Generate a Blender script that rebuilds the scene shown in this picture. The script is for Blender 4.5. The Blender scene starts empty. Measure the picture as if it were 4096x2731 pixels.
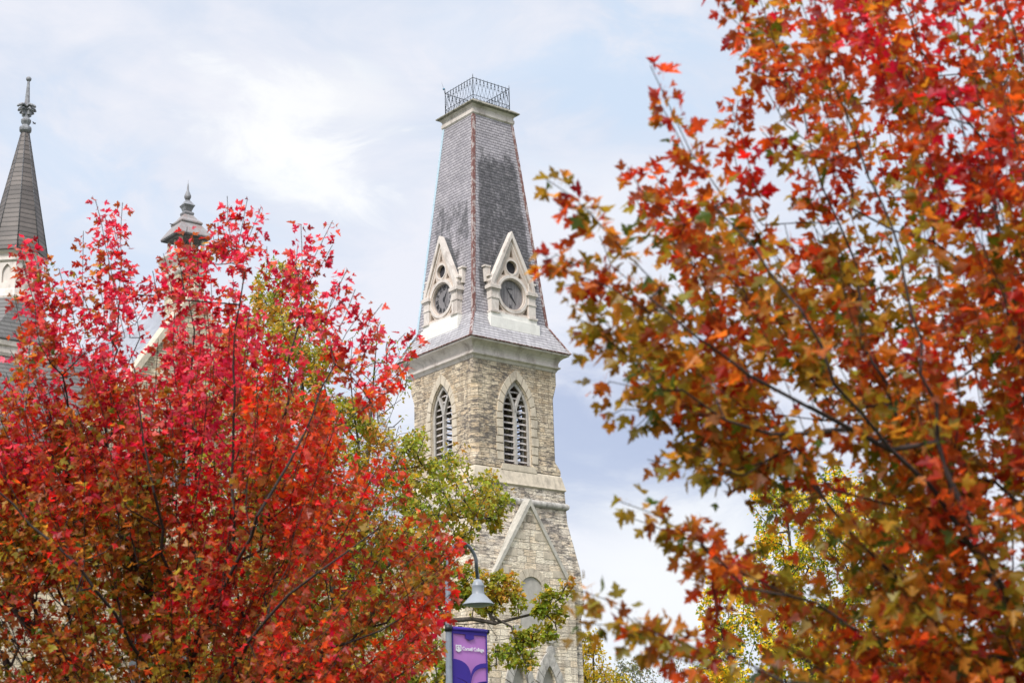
import bpy, math, random
import numpy as np
from mathutils import Vector, Matrix, Euler, noise as mnoise

C = bpy.context.scene.collection
SC = bpy.context.scene
R = math.radians
PI = math.pi
CAMZ = 1.6

# ------------------------------------------------------------------ camera
PITCH, ROLL, FPX = .289, -.026, 6500.0
cd = bpy.data.cameras.new("camera")
cam = bpy.data.objects.new("camera", cd)
C.objects.link(cam)
cam.location = (0, 0, CAMZ)
cam.rotation_euler = (Matrix.Rotation(PI / 2 + PITCH, 4, 'X') @ Matrix.Rotation(-ROLL * -1, 4, 'Z')).to_euler()
cd.sensor_width = 36
cd.lens = FPX / 4096 * 36
cd.clip_start = .1
cd.clip_end = 6000
cd.dof.use_dof = True
cd.dof.focus_distance = 42
cd.dof.aperture_fstop = 3.1
SC.camera = cam
SC.view_settings.view_transform = 'Standard'
SC.view_settings.look = 'None'
SC.view_settings.exposure = 0.4
SC.view_settings.gamma = 1


def ray(px, py):
    u, v = px - 2048, py - 1365.5
    cr, sr = math.cos(ROLL), math.sin(ROLL)
    u, v = u * cr + v * sr, -u * sr + v * cr
    cp, sp = math.cos(PITCH), math.sin(PITCH)
    x, y, z = u / FPX, 1.0, -v / FPX
    return Vector((x, cp * y - sp * z, sp * y + cp * z))


def at(px, py, Y):
    d = ray(px, py)
    d = d * (Y / d.y)
    d.z += CAMZ
    return d


def pix(p):
    """where a world point falls in the measured photograph"""
    x, y, z = p[0], p[1], p[2] - CAMZ
    cp, sp = math.cos(PITCH), math.sin(PITCH)
    yc = cp * y + sp * z; zc = -sp * y + cp * z
    u, v = FPX * x / yc, -FPX * zc / yc
    cr, sr = math.cos(ROLL), math.sin(ROLL)
    return 2048 + u * cr - v * sr, 1365.5 + u * sr + v * cr


# ------------------------------------------------------------------ world
SUN_EL, SUN_AZ = R(48), R(205)      # azimuth clockwise from +y
w = bpy.data.worlds.new("World")
SC.world = w
w.use_nodes = True
nt = w.node_tree
nt.nodes.clear()


class NT:
    """small helper to write node graphs"""
    def __init__(s, tree):
        s.t = tree

    def n(s, kind, **kw):
        nd = s.t.nodes.new(kind)
        for k, v in kw.items():
            if k.startswith('i_'):
                key = k[2:]
                key = int(key) if key.isdigit() else key.replace('_', ' ')
                s.set(nd.inputs[key], v)
            else:
                setattr(nd, k, v)
        return nd

    def set(s, sock, v):
        if isinstance(v, bpy.types.NodeSocket):
            s.t.links.new(v, sock)
        elif isinstance(v, (tuple, list)) and len(v) == 3 and sock.type == 'RGBA':
            sock.default_value = (*v, 1)
        else:
            sock.default_value = v

    def math(s, op, a, b=None, c=None, clamp=False):
        nd = s.n('ShaderNodeMath', operation=op, use_clamp=clamp)
        s.set(nd.inputs[0], a)
        if b is not None: s.set(nd.inputs[1], b)
        if c is not None: s.set(nd.inputs[2], c)
        return nd.outputs[0]

    def mix(s, f, a, b, blend='MIX'):
        nd = s.n('ShaderNodeMix', data_type='RGBA', blend_type=blend)
        s.set(nd.inputs[0], f); s.set(nd.inputs[6], a); s.set(nd.inputs[7], b)
        return nd.outputs[2]

    def ramp(s, f, stops, interp='LINEAR'):
        nd = s.n('ShaderNodeValToRGB')
        cr = nd.color_ramp
        cr.interpolation = interp
        while len(cr.elements) < len(stops): cr.elements.new(.5)
        for e, (p, c) in zip(cr.elements, stops):
            e.position = p
            e.color = (c, c, c, 1) if not isinstance(c, (tuple, list)) else (*c, 1)
        s.set(nd.inputs[0], f)
        return nd.outputs[0]

    def noise(s, vec, scale, detail=3, rough=.5, dist=0, dim='3D'):
        nd = s.n('ShaderNodeTexNoise', noise_dimensions=dim)
        s.set(nd.inputs['Vector'], vec)
        nd.inputs['Scale'].default_value = scale
        nd.inputs['Detail'].default_value = detail
        nd.inputs['Roughness'].default_value = rough
        nd.inputs['Distortion'].default_value = dist
        return nd.outputs[0]

    def vmul(s, v, k):
        nd = s.n('ShaderNodeVectorMath', operation='MULTIPLY')
        s.set(nd.inputs[0], v); nd.inputs[1].default_value = k
        return nd.outputs[0]


g = NT(nt)
tc = g.n('ShaderNodeTexCoord')
D = tc.outputs['Generated']
sep = g.n('ShaderNodeSeparateXYZ'); g.set(sep.inputs[0], D)
sky = g.n('ShaderNodeTexSky', sky_type='NISHITA', sun_disc=False, sun_elevation=SUN_EL, sun_rotation=SUN_AZ,
          air_density=1.0, dust_density=1.5, ozone_density=1.5)
skyc = g.mix(1.0, sky.outputs[0], (0.10, 0.10, 0.10), 'MULTIPLY')
n1 = g.noise(g.vmul(D, (1, 1, 2.0)), 4.2, 8, .58, .5)
n2 = g.noise(g.vmul(D, (1.2, 1, 2.4)), 11.0, 7, .6, .6)
cover = g.ramp(g.math('ADD', g.math('MULTIPLY', n1, .65), g.math('MULTIPLY', n2, .35)), [(.42, 0.0), (.56, 1.0)])


def blob(px, py, rad, wob=3.4):
    """soft mask round a direction of the sky, wobbled by noise"""
    d = ray(px, py).normalized()
    nd = g.n('ShaderNodeVectorMath', operation='SUBTRACT'); g.set(nd.inputs[0], D); nd.inputs[1].default_value = d
    v = g.vmul(nd.outputs[0], (1, 1, 1.6))
    ln = g.n('ShaderNodeVectorMath', operation='LENGTH'); g.set(ln.inputs[0], v)
    a = g.math('ADD', ln.outputs['Value'], g.math('MULTIPLY', g.math('SUBTRACT', n2, .5), rad * wob))
    mr = g.n('ShaderNodeMapRange', interpolation_type='SMOOTHSTEP')
    g.set(mr.inputs['Value'], a)
    mr.inputs['From Min'].default_value = rad; mr.inputs['From Max'].default_value = rad * .15
    return mr.outputs[0]


blue = (0.73, 0.795, 0.92)
white = (0.885, 0.895, 0.965)
base = g.mix(cover, blue, white)
for px, py, rad, col, k in [(2750, 1800, .15, (.47, .545, .74), 1.0), (2350, 1780, .125, (.50, .57, .76), .95), (2350, 2000, .08, (.56, .63, .80), .6),
                            (1060, 540, .07, (1.04, 1.04, 1.04), .95), (1260, 700, .06, (1.04, 1.04, 1.04), .9), (1420, 420, .05, (1, 1, 1), .5),
                            (2650, 2300, .13, (.97, .98, 1.0), .9), (2300, 900, .09, (.95, .96, 1.0), .5), (2450, 330, .08, (.62, .77, .96), .6),
                            (250, 650, .08, (.68, .80, .97), .6), (700, 900, .08, (.70, .81, .97), .5),
                            (1850, 150, .06, (.74, .83, .97), .4), (3600, 700, .07, (.72, .83, 1.0), .5)]:
    base = g.mix(g.math('MULTIPLY', blob(px, py, rad, 1.6 if rad > .12 else 3.2), k), base, col)
# overcast dome: brighter towards the zenith, as real cloud cover is
zen = g.n('ShaderNodeMapRange', interpolation_type='SMOOTHSTEP')
g.set(zen.inputs['Value'], sep.outputs[2])
for k_, v_ in (('From Min', .52), ('From Max', .95), ('To Min', 1.0), ('To Max', 2.6)): zen.inputs[k_].default_value = v_
base = g.mix(1.0, base, (.80, .80, .80), 'MULTIPLY')
cloud = g.n('ShaderNodeVectorMath', operation='SCALE')
g.set(cloud.inputs[0], base); g.set(cloud.inputs['Scale'], zen.outputs[0])
final = g.mix(0.90, skyc, cloud.outputs[0])
below = g.math('GREATER_THAN', sep.outputs[2], -.01)
final = g.mix(below, (.2, .2, .18), final)
bg = g.n('ShaderNodeBackground'); g.set(bg.inputs[0], final); bg.inputs[1].default_value = 1.0
wo = g.n('ShaderNodeOutputWorld'); nt.links.new(bg.outputs[0], wo.inputs[0])

sl = bpy.data.lights.new('sun', 'SUN')
sl.energy = 3.0
sl.angle = R(14)
sl.color = (1, .955, .91)
so = bpy.data.objects.new('sun', sl); C.objects.link(so)
sd = Vector((math.sin(SUN_AZ) * math.cos(SUN_EL), math.cos(SUN_AZ) * math.cos(SUN_EL), math.sin(SUN_EL)))
so.rotation_euler = sd.to_track_quat('Z', 'Y').to_euler()


# ------------------------------------------------------------------ helpers
def tag(o, label=None, cat=None, group=None, kind=None):
    if label: o['label'] = label
    if cat: o['category'] = cat
    if group: o['group'] = group
    if kind: o['kind'] = kind
    return o


def empty(name, loc=(0, 0, 0), rz=0, label=None, cat=None, group=None):
    o = bpy.data.objects.new(name, None)
    o.empty_display_size = .2
    C.objects.link(o)
    o.location = loc
    o.rotation_euler = (0, 0, rz)
    return tag(o, label, cat, group)


class MB:
    def __init__(s):
        s.v = []; s.f = []; s.m = []; s.sm = []

    def add(s, verts, faces, mi=0, smooth=False):
        o = len(s.v)
        s.v += [tuple(x) for x in verts]
        for f in faces:
            s.f.append([o + i for i in f]); s.m.append(mi); s.sm.append(smooth)

    def box(s, c, h, mi=0, rot=None, taper=1.0):
        vs = []
        for z in (-1, 1):
            k = taper if z > 0 else 1
            for x, y in ((-1, -1), (1, -1), (1, 1), (-1, 1)):
                p = Vector((x * h[0] * k, y * h[1] * k, z * h[2]))
                if rot is not None: p = rot @ p
                vs.append(p + Vector(c))
        s.add(vs, [(3, 2, 1, 0), (4, 5, 6, 7), (0, 1, 5, 4), (1, 2, 6, 5), (2, 3, 7, 6), (3, 0, 4, 7)], mi)

    def rings(s, rings, mi=0, capb=True, capt=True, smooth=False):
        n = len(rings[0]); vs = [p for r_ in rings for p in r_]; fs = []
        for k in range(len(rings) - 1):
            for i in range(n):
                j = (i + 1) % n
                fs.append((k * n + i, k * n + j, (k + 1) * n + j, (k + 1) * n + i))
        if capb: fs.append(tuple(reversed(range(n))))
        if capt: fs.append(tuple(range((len(rings) - 1) * n, len(rings) * n)))
        s.add(vs, fs, mi, smooth)

    def loft(s, secs, mi=0, cx=0, cy=0, capb=True, capt=True):
        """stacked squares (z, half width, corner cut)"""
        rs = []
        for sec in secs:
            z, w_ = sec[0], sec[1]
            c = sec[2] if len(sec) > 2 else 0
            if c <= 0 and not any(len(q) > 2 for q in secs):
                rs.append([(cx - w_, cy - w_, z), (cx + w_, cy - w_, z), (cx + w_, cy + w_, z), (cx - w_, cy + w_, z)])
            else:
                c = max(c, .004)
                rs.append([(cx - w_ + c, cy - w_, z), (cx + w_ - c, cy - w_, z), (cx + w_, cy - w_ + c, z), (cx + w_, cy + w_ - c, z),
                           (cx + w_ - c, cy + w_, z), (cx - w_ + c, cy + w_, z), (cx - w_, cy + w_ - c, z), (cx - w_, cy - w_ + c, z)])
        s.rings(rs, mi, capb, capt)

    def rev(s, prof, n=16, c=(0, 0, 0), mi=0, smooth=True, ph=0):
        rs = [[(c[0] + r_ * math.cos(2 * PI * (i + ph) / n), c[1] + r_ * math.sin(2 * PI * (i + ph) / n), c[2] + z) for i in range(n)] for z, r_ in prof]
        s.rings(rs, mi, True, True, smooth)

    def tube(s, pts, rad, n=6, mi=0, smooth=True, cap=True):
        pts = [Vector(p) for p in pts]
        if not isinstance(rad, (list, tuple)): rad = [rad] * len(pts)
        rs = []
        for i, p in enumerate(pts):
            t = (pts[min(i + 1, len(pts) - 1)] - pts[max(i - 1, 0)]).normalized()
            up = Vector((0, 0, 1)) if abs(t.z) < .9 else Vector((1, 0, 0))
            a = t.cross(up).normalized(); b = t.cross(a)
            rs.append([p + (a * math.cos(2 * PI * k / n) + b * math.sin(2 * PI * k / n)) * -rad[i] for k in range(n)])
        s.rings(rs, mi, cap, cap, smooth)

    def mesh(s, me, M=None, mi=0, smooth=False):
        M = M or Matrix.Identity(4)
        s.add([M @ v.co for v in me.vertices], [tuple(p.vertices) for p in me.polygons], mi, smooth)

    def xf(s, M):
        s.v = [tuple(M @ Vector(p)) for p in s.v]
        return s

    def build(s, name, mats, parent=None, bevel=0):
        me = bpy.data.meshes.new(name)
        me.from_pydata(s.v, [], s.f)
        if not isinstance(mats, (list, tuple)): mats = [mats]
        for m in mats: me.materials.append(m)
        me.polygons.foreach_set('material_index', s.m)
        me.polygons.foreach_set('use_smooth', s.sm)
        me.update()
        o = bpy.data.objects.new(name, me)
        C.objects.link(o)
        if parent: o.parent = parent
        if bevel:
            bm = o.modifiers.new('bevel', 'BEVEL'); bm.width = bevel; bm.segments = 2; bm.limit_method = 'ANGLE'
        return o


def evalmesh(o):
    dg = bpy.context.evaluated_depsgraph_get()
    dg.update()
    return bpy.data.meshes.new_from_object(o.evaluated_get(dg))


def plate(splines, depth, bevel=0.0, res=2):
    """flat shape with holes from 2-D outlines; in XY, thickness along Z"""
    cu = bpy.data.curves.new('c', 'CURVE')
    cu.dimensions = '2D'; cu.fill_mode = 'BOTH'; cu.extrude = depth / 2
    cu.bevel_depth = bevel; cu.bevel_resolution = 1
    for pts in splines:
        sp = cu.splines.new('POLY'); sp.points.add(len(pts) - 1)
        for p, q in zip(sp.points, pts): p.co = (q[0], q[1], 0, 1)
        sp.use_cyclic_u = True
    o = bpy.data.objects.new('c', cu); C.objects.link(o)
    me = evalmesh(o)
    bpy.data.objects.remove(o); bpy.data.curves.remove(cu)
    return me


def textmesh(s, size, depth=.004, bold=0.0):
    cu = bpy.data.curves.new('t', 'FONT'); cu.body = s; cu.size = size; cu.extrude = depth; cu.offset = bold
    o = bpy.data.objects.new('t', cu); C.objects.link(o)
    me = evalmesh(o)
    bpy.data.objects.remove(o); bpy.data.curves.remove(cu)
    return me


def boolean(o, cutters, op='DIFFERENCE'):
    for c in cutters:
        m = o.modifiers.new('b', 'BOOLEAN'); m.object = c; m.operation = op; m.solver = 'EXACT'
    me = evalmesh(o)
    o.modifiers.clear()
    o.data = me
    for c in cutters:
        bpy.data.objects.remove(c)
    return o


def circ(cx, cy, r_, n=32, a0=0, a1=2 * PI, close=True):
    k = n if close else n + 1
    return [(cx + r_ * math.cos(a0 + (a1 - a0) * i / n), cy + r_ * math.sin(a0 + (a1 - a0) * i / n)) for i in range(k)]


def pointed(hw, z0, zs, za, n=10, cx=0):
    """pointed arch outline: half width, sill, spring, apex"""
    h = za - zs
    rad = (hw * hw + h * h) / (2 * hw)
    a1 = math.asin(min(1, h / rad))
    if rad < hw: a1 = PI - a1
    right = [(cx + hw - rad + rad * math.cos(a1 * i / n), zs + rad * math.sin(a1 * i / n)) for i in range(n + 1)]
    left = [(2 * cx - x, z) for x, z in reversed(right[:-1])]
    return [(cx - hw, z0), (cx + hw, z0)] + right + left


def face(w_, k=0):
    """XY plate -> vertical plane at distance w_ from the axis, face k (0 = -y, turning by 90 degrees)"""
    return Matrix.Rotation(k * PI / 2, 4, 'Z') @ Matrix.Translation((0, -w_, 0)) @ Matrix.Rotation(PI / 2, 4, 'X')


# ------------------------------------------------------------------ materials
def mat(name):
    m = bpy.data.materials.new(name); m.use_nodes = True
    m.node_tree.nodes.clear()
    q = NT(m.node_tree)
    out = q.n('ShaderNodeOutputMaterial')
    bs = q.n('ShaderNodeBsdfPrincipled')
    m.node_tree.links.new(bs.outputs[0], out.inputs[0])
    return m, q, bs


def simple(name, col, rough=.6, metal=0, var=.15, scale=6, bump=0.0, dirt=None, dirtk=.5):
    m, q, bs = mat(name)
    tcn = q.n('ShaderNodeTexCoord').outputs['Object']
    nz = q.noise(tcn, scale, 5, .6)
    c2 = tuple(max(0, x * (1 - var * 2)) for x in col)
    c = q.mix(q.ramp(nz, [(.3, 0.0), (.7, 1.0)]), c2, col)
    if dirt:
        d = q.ramp(q.noise(q.vmul(tcn, (1, 1, .35)), scale * .6, 6, .7), [(.5, 0.0), (.68, 1.0)])
        c = q.mix(q.math('MULTIPLY', d, dirtk), c, dirt)
    q.set(bs.inputs['Base Color'], c)
    bs.inputs['Roughness'].default_value = rough; bs.inputs['Metallic'].default_value = metal
    if bump:
        b = q.n('ShaderNodeBump'); b.inputs['Strength'].default_value = bump; b.inputs['Distance'].default_value = .02
        q.set(b.inputs['Height'], q.noise(tcn, scale * 5, 5, .65)); q.set(bs.inputs['Normal'], b.outputs[0])
    return m


def wallvec(q, radial=None):
    tcn = q.n('ShaderNodeTexCoord').outputs['Object']
    sp = q.n('ShaderNodeSeparateXYZ'); q.set(sp.inputs[0], tcn)
    if radial:
        sub = q.n('ShaderNodeVectorMath', operation='SUBTRACT'); q.set(sub.inputs[0], tcn); sub.inputs[1].default_value = radial
        s2 = q.n('ShaderNodeSeparateXYZ'); q.set(s2.inputs[0], sub.outputs[0])
        ang = q.math('ARCTAN2', s2.outputs[1], s2.outputs[0])
        # same course length near the base; slates keep their width in angle
        u = q.math('MULTIPLY', ang, 1.2)
    else:
        u = q.math('ADD', sp.outputs[0], sp.outputs[1])
    cb = q.n('ShaderNodeCombineXYZ'); q.set(cb.inputs[0], u); q.set(cb.inputs[1], sp.outputs[2])
    return tcn, sp, cb.outputs[0], u


def brick(q, vec, bw, rh, mortar, c1, c2, cm, bias=0, off=.5, freq=2, squash=1, sqf=2):
    nd = q.n('ShaderNodeTexBrick', offset=off, offset_frequency=freq, squash=squash, squash_frequency=sqf)
    q.set(nd.inputs['Vector'], vec)
    q.set(nd.inputs['Color1'], c1); q.set(nd.inputs['Color2'], c2); q.set(nd.inputs['Mortar'], cm)
    nd.inputs['Scale'].default_value = 1
    nd.inputs['Mortar Size'].default_value = mortar; nd.inputs['Mortar Smooth'].default_value = .3
    nd.inputs['Bias'].default_value = bias
    nd.inputs['Brick Width'].default_value = bw; nd.inputs['Row Height'].default_value = rh
    return nd


def stone(name, c1, c2, cm, grime=.5, gcol=(.10, .09, .085), bumpk=1.0, big=1.0):
    m, q, bs = mat(name)
    tcn, sp, vec, u = wallvec(q)
    A = brick(q, vec, .62 * big, .26 * big, .020, c1, c2, cm, -.1, .42, 2, .75, 3)
    B = brick(q, vec, .40 * big, .13 * big, .014, c2, c1, cm, .1, .37, 3, 1.3, 2)
    sn = q.n('ShaderNodeVectorMath', operation='SNAP'); q.set(sn.inputs[0], vec); sn.inputs[1].default_value = (1.24 * big, .52 * big, 1)
    wn = q.n('ShaderNodeTexWhiteNoise', noise_dimensions='2D'); q.set(wn.inputs['Vector'], sn.outputs[0])
    sel = q.math('GREATER_THAN', wn.outputs[0], .55)
    tA = brick(q, vec, .62 * big, .26 * big, .020, (0, 0, 0), (1, 1, 1), (.5, .5, .5), 0, .42, 2, .75, 3)
    tB = brick(q, vec, .40 * big, .13 * big, .014, (0, 0, 0), (1, 1, 1), (.5, .5, .5), 0, .37, 3, 1.3, 2)
    tone = q.mix(sel, tA.outputs[0], tB.outputs[0])
    col = q.mix(sel, A.outputs[0], B.outputs[0])
    fac = q.mix(sel, A.outputs[1], B.outputs[1])
    tint = q.ramp(tone, [(0.0, (.66, .60, .56)), (.10, (1.0, .88, .74)), (.32, (1.15, 1.12, 1.06)), (.56, (.86, .82, .78)), (.70, (1.2, 1.14, 1.04)), (.88, (.98, .96, .96)), (.97, (.60, .56, .53))], 'CONSTANT')
    col = q.mix(.8, col, q.mix(1.0, col, tint, 'MULTIPLY'))
    # tint drift
    dr = q.ramp(q.noise(tcn, .8, 3, .5), [(.3, 0.0), (.7, 1.0)])
    col = q.mix(q.math('MULTIPLY', dr, .35), col, tuple(x * 1.12 for x in c1))
    n_f = q.noise(q.vmul(tcn, (1, 1, 1.8)), 16, 6, .7)
    col = q.mix(1.0, col, q.ramp(n_f, [(.28, .45), (.5, .95), (.75, 1.15)]), 'MULTIPLY')
    stv = q.noise(q.vmul(tcn, (1, 1, .10)), 2.6, 4, .6)
    col = q.mix(1.0, col, q.ramp(stv, [(.32, (.70, .67, .64)), (.55, (1.0, 1.0, 1.0)), (.75, (1.06, 1.05, 1.04))]), 'MULTIPLY')
    # grime lies on single stones, in flat streaks
    gv = q.vmul(tcn, (1, 1, 3.2))
    gn = q.noise(gv, 2.2, 6, .72)
    gl = q.ramp(q.noise(tcn, .45, 2, .5), [(.35, -.05 + 0.0), (.7, .12)])
    gr = q.ramp(q.math('ADD', gn, q.math('SUBTRACT', gl, .02)), [(.535, 0.0), (.64, 1.0)])
    col = q.mix(q.math('MULTIPLY', gr, grime), col, gcol)
    q.set(bs.inputs['Base Color'], col)
    bs.inputs['Roughness'].default_value = .9
    h = q.math('ADD', q.math('MULTIPLY', q.math('SUBTRACT', 1.0, fac), .9), q.math('MULTIPLY', q.noise(q.vmul(tcn, (1, 1, 2)), 7, 6, .65), 1.4))
    b = q.n('ShaderNodeBump'); b.inputs['Strength'].default_value = .9 * bumpk; b.inputs['Distance'].default_value = .07
    q.set(b.inputs['Height'], h); q.set(bs.inputs['Normal'], b.outputs[0])
    return m


def slate(name, c1, c2, line, rh=.17, bw=.30, moss=None, radial=None, stain=None):
    m, q, bs = mat(name)
    tcn, sp, vec, u = wallvec(q, radial)
    # uneven courses
    wob = q.math('MULTIPLY', q.math('SUBTRACT', q.noise(tcn, 2.2, 2, .5), .5), .035)
    cb = q.n('ShaderNodeCombineXYZ'); s2 = q.n('ShaderNodeSeparateXYZ'); q.set(s2.inputs[0], vec)
    q.set(cb.inputs[0], s2.outputs[0]); q.set(cb.inputs[1], q.math('ADD', s2.outputs[1], wob))
    A = brick(q, cb.outputs[0], bw, rh, .010, c1, c2, line, 0, .5, 2)
    # the butt edge of each course throws a thin line
    fr = q.math('FRACT', q.math('DIVIDE', q.math('ADD', s2.outputs[1], wob), rh))
    edge = q.ramp(fr, [(0.0, 1.0), (.20, 1.0), (.32, 0.0), (1.0, 0.0)])
    col = q.mix(q.math('MULTIPLY', edge, .58), A.outputs[0], line)
    v = q.ramp(q.noise(tcn, 1.3, 5, .65), [(.3, .75), (.7, 1.15)])
    col = q.mix(1.0, col, v, 'MULTIPLY')
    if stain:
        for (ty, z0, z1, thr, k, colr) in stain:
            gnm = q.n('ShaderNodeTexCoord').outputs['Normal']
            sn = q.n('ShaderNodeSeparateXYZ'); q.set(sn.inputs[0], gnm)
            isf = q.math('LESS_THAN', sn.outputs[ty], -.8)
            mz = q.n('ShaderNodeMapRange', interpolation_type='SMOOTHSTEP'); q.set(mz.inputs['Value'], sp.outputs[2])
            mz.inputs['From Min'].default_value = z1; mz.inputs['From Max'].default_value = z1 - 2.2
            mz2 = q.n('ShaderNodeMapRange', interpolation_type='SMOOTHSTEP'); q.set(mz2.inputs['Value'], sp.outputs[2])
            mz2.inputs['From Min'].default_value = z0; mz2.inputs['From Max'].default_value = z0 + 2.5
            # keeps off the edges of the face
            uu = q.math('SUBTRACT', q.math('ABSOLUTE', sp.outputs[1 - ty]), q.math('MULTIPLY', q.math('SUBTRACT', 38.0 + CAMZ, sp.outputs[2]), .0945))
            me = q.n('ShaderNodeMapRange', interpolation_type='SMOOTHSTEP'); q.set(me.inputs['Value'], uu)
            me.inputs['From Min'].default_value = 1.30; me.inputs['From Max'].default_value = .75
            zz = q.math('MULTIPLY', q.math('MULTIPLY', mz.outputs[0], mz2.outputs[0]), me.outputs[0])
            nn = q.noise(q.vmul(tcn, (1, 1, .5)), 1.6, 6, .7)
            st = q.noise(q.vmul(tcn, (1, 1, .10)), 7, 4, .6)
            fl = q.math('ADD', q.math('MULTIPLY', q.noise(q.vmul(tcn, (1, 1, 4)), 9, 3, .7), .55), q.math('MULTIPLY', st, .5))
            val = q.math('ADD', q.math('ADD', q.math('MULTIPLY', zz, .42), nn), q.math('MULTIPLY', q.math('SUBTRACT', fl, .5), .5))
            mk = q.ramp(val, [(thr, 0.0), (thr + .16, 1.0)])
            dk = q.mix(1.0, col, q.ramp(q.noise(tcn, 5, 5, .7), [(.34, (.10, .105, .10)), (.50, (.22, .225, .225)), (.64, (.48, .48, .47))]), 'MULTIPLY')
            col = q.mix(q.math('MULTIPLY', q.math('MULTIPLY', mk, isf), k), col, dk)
    q.set(bs.inputs['Base Color'], col)
    bs.inputs['Roughness'].default_value = .62
    b = q.n('ShaderNodeBump'); b.inputs['Strength'].default_value = .7; b.inputs['Distance'].default_value = .02
    h = q.math('ADD', q.math('SUBTRACT', 1.0, fr), q.math('MULTIPLY', A.outputs[1], -.6))
    h = q.math('ADD', h, q.math('MULTIPLY', q.noise(tcn, 14, 3, .5), .5))
    q.set(b.inputs['Height'], h); q.set(bs.inputs['Normal'], b.outputs[0])
    return m


M = {}
M['belfry'] = stone('belfry_stone', (.74, .63, .475), (.56, .475, .36), (.25, .21, .165), grime=.85)
M['lower'] = stone('lower_stone', (.84, .76, .64), (.70, .63, .53), (.42, .37, .31), grime=.85, big=1.25)
M['facade'] = stone('facade_stone', (.84, .73, .55), (.64, .54, .40), (.26, .21, .16), grime=.45)
M['gable'] = stone('gable_stone', (.90, .81, .66), (.78, .70, .57), (.44, .38, .31), grime=.3, big=1.3)
M['dressed'] = simple('dressed_stone', (.67, .58, .45), .85, var=.14, scale=3.5, bump=.5, dirt=(.22, .19, .15), dirtk=.6)
M['coping'] = simple('grey_coping_stone', (.55, .52, .45), .9, var=.16, scale=4, bump=.6, dirt=(.25, .23, .19), dirtk=.7)
M['weathered'] = simple('weathered_stone', (.55, .52, .47), .9, var=.2, scale=5, bump=.9, dirt=(.12, .11, .10), dirtk=.85)
M['trim'] = simple('painted_trim', (.72, .65, .585), .6, var=.10, scale=2.5, dirt=(.27, .22, .18), dirtk=.8)
M['trim_white'] = simple('fresh_white_trim', (.82, .80, .74), .5, var=.05, scale=3, dirt=(.4, .38, .33), dirtk=.3)
M['panel'] = simple('dormer_panel', (.60, .50, .42), .7, var=.08, scale=4, dirt=(.35, .28, .22), dirtk=.4)
M['mossy'] = simple('mossy_edge', (.40, .37, .30), .9, var=.3, scale=7, bump=.6, dirt=(.07, .075, .04), dirtk=.9)
M['slate'] = slate('spire_slate', (.40, .375, .39), (.31, .29, .31), (.085, .075, .085),
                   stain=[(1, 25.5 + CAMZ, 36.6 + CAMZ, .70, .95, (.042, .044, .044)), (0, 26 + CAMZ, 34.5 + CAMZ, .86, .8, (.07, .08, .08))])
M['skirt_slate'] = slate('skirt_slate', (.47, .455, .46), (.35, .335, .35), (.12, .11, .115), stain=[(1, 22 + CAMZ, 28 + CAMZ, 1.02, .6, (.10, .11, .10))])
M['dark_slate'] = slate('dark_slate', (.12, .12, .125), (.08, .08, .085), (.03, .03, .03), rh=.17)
M['roof_slate'] = slate('roof_slate', (.165, .16, .15), (.115, .11, .105), (.07, .065, .06), rh=.22, bw=.5)
M['pale_slate'] = slate('pale_slate', (.42, .44, .48), (.33, .35, .39), (.12, .12, .14), rh=.2, bw=.4)
AXS = (-22.94, 8, 0)
M['cone_slate'] = slate('cone_slate', (.155, .13, .115), (.085, .072, .065), (.04, .035, .03), rh=.26, bw=.5, radial=AXS)


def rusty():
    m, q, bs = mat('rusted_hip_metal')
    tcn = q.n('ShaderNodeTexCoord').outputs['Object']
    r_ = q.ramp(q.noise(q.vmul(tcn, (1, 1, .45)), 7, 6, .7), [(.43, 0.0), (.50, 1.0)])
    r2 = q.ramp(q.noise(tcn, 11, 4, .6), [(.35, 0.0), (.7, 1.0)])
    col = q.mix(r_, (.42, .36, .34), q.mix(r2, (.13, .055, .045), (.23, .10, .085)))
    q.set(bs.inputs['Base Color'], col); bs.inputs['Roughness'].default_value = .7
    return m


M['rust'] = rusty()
M['bluemetal'] = simple('blue_flashing', (.46, .60, .68), .45, var=.08)
M['iron'] = simple('dark_iron', (.025, .035, .05), .5, var=.2)
M['teal'] = simple('blue_glass_ball', (.08, .24, .36), .2)
M['louver'] = simple('weathered_louver', (.56, .51, .48), .8, var=.25, scale=8)
M['tracery'] = simple('tracery_paint', (.50, .47, .43), .7, var=.15, scale=6, dirt=(.2, .17, .14), dirtk=.4)
M['dark'] = simple('dark_interior', (.035, .033, .04), .9, var=.1)
M['grey_pane'] = simple('grey_window_panel', (.32, .34, .38), .4, var=.1, scale=1)
M['plaster'] = simple('blind_arch_render', (.47, .44, .39), .9, var=.12, scale=4)
M['zinc'] = simple('zinc_ornament', (.30, .31, .33), .6, var=.25, scale=6, dirt=(.16, .12, .11), dirtk=.7)
M['zincred'] = simple('zinc_worn_paint', (.30, .28, .275), .6, var=.15, scale=5, dirt=(.25, .14, .12), dirtk=.7)


def clockwood():
    m, q, bs = mat('clock_boards')
    tcn = q.n('ShaderNodeTexCoord').outputs['Object']
    sp = q.n('ShaderNodeSeparateXYZ'); q.set(sp.inputs[0], tcn)
    fr = q.math('FRACT', q.math('MULTIPLY', q.math('ADD', sp.outputs[0], sp.outputs[1]), 10.5))
    gap = q.ramp(fr, [(0, 1.0), (.09, 1.0), (.16, 0.0), (1, 0.0)])
    gn = q.noise(q.vmul(tcn, (16, 16, 1.2)), 1.0, 5, .7)
    col = q.mix(q.ramp(gn, [(.3, 0.0), (.7, 1.0)]), (.11, .10, .105), (.33, .31, .31))
    col = q.mix(q.math('MULTIPLY', gap, .7), col, (.03, .03, .035))
    q.set(bs.inputs['Base Color'], col); bs.inputs['Roughness'].default_value = .8
    return m


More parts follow.
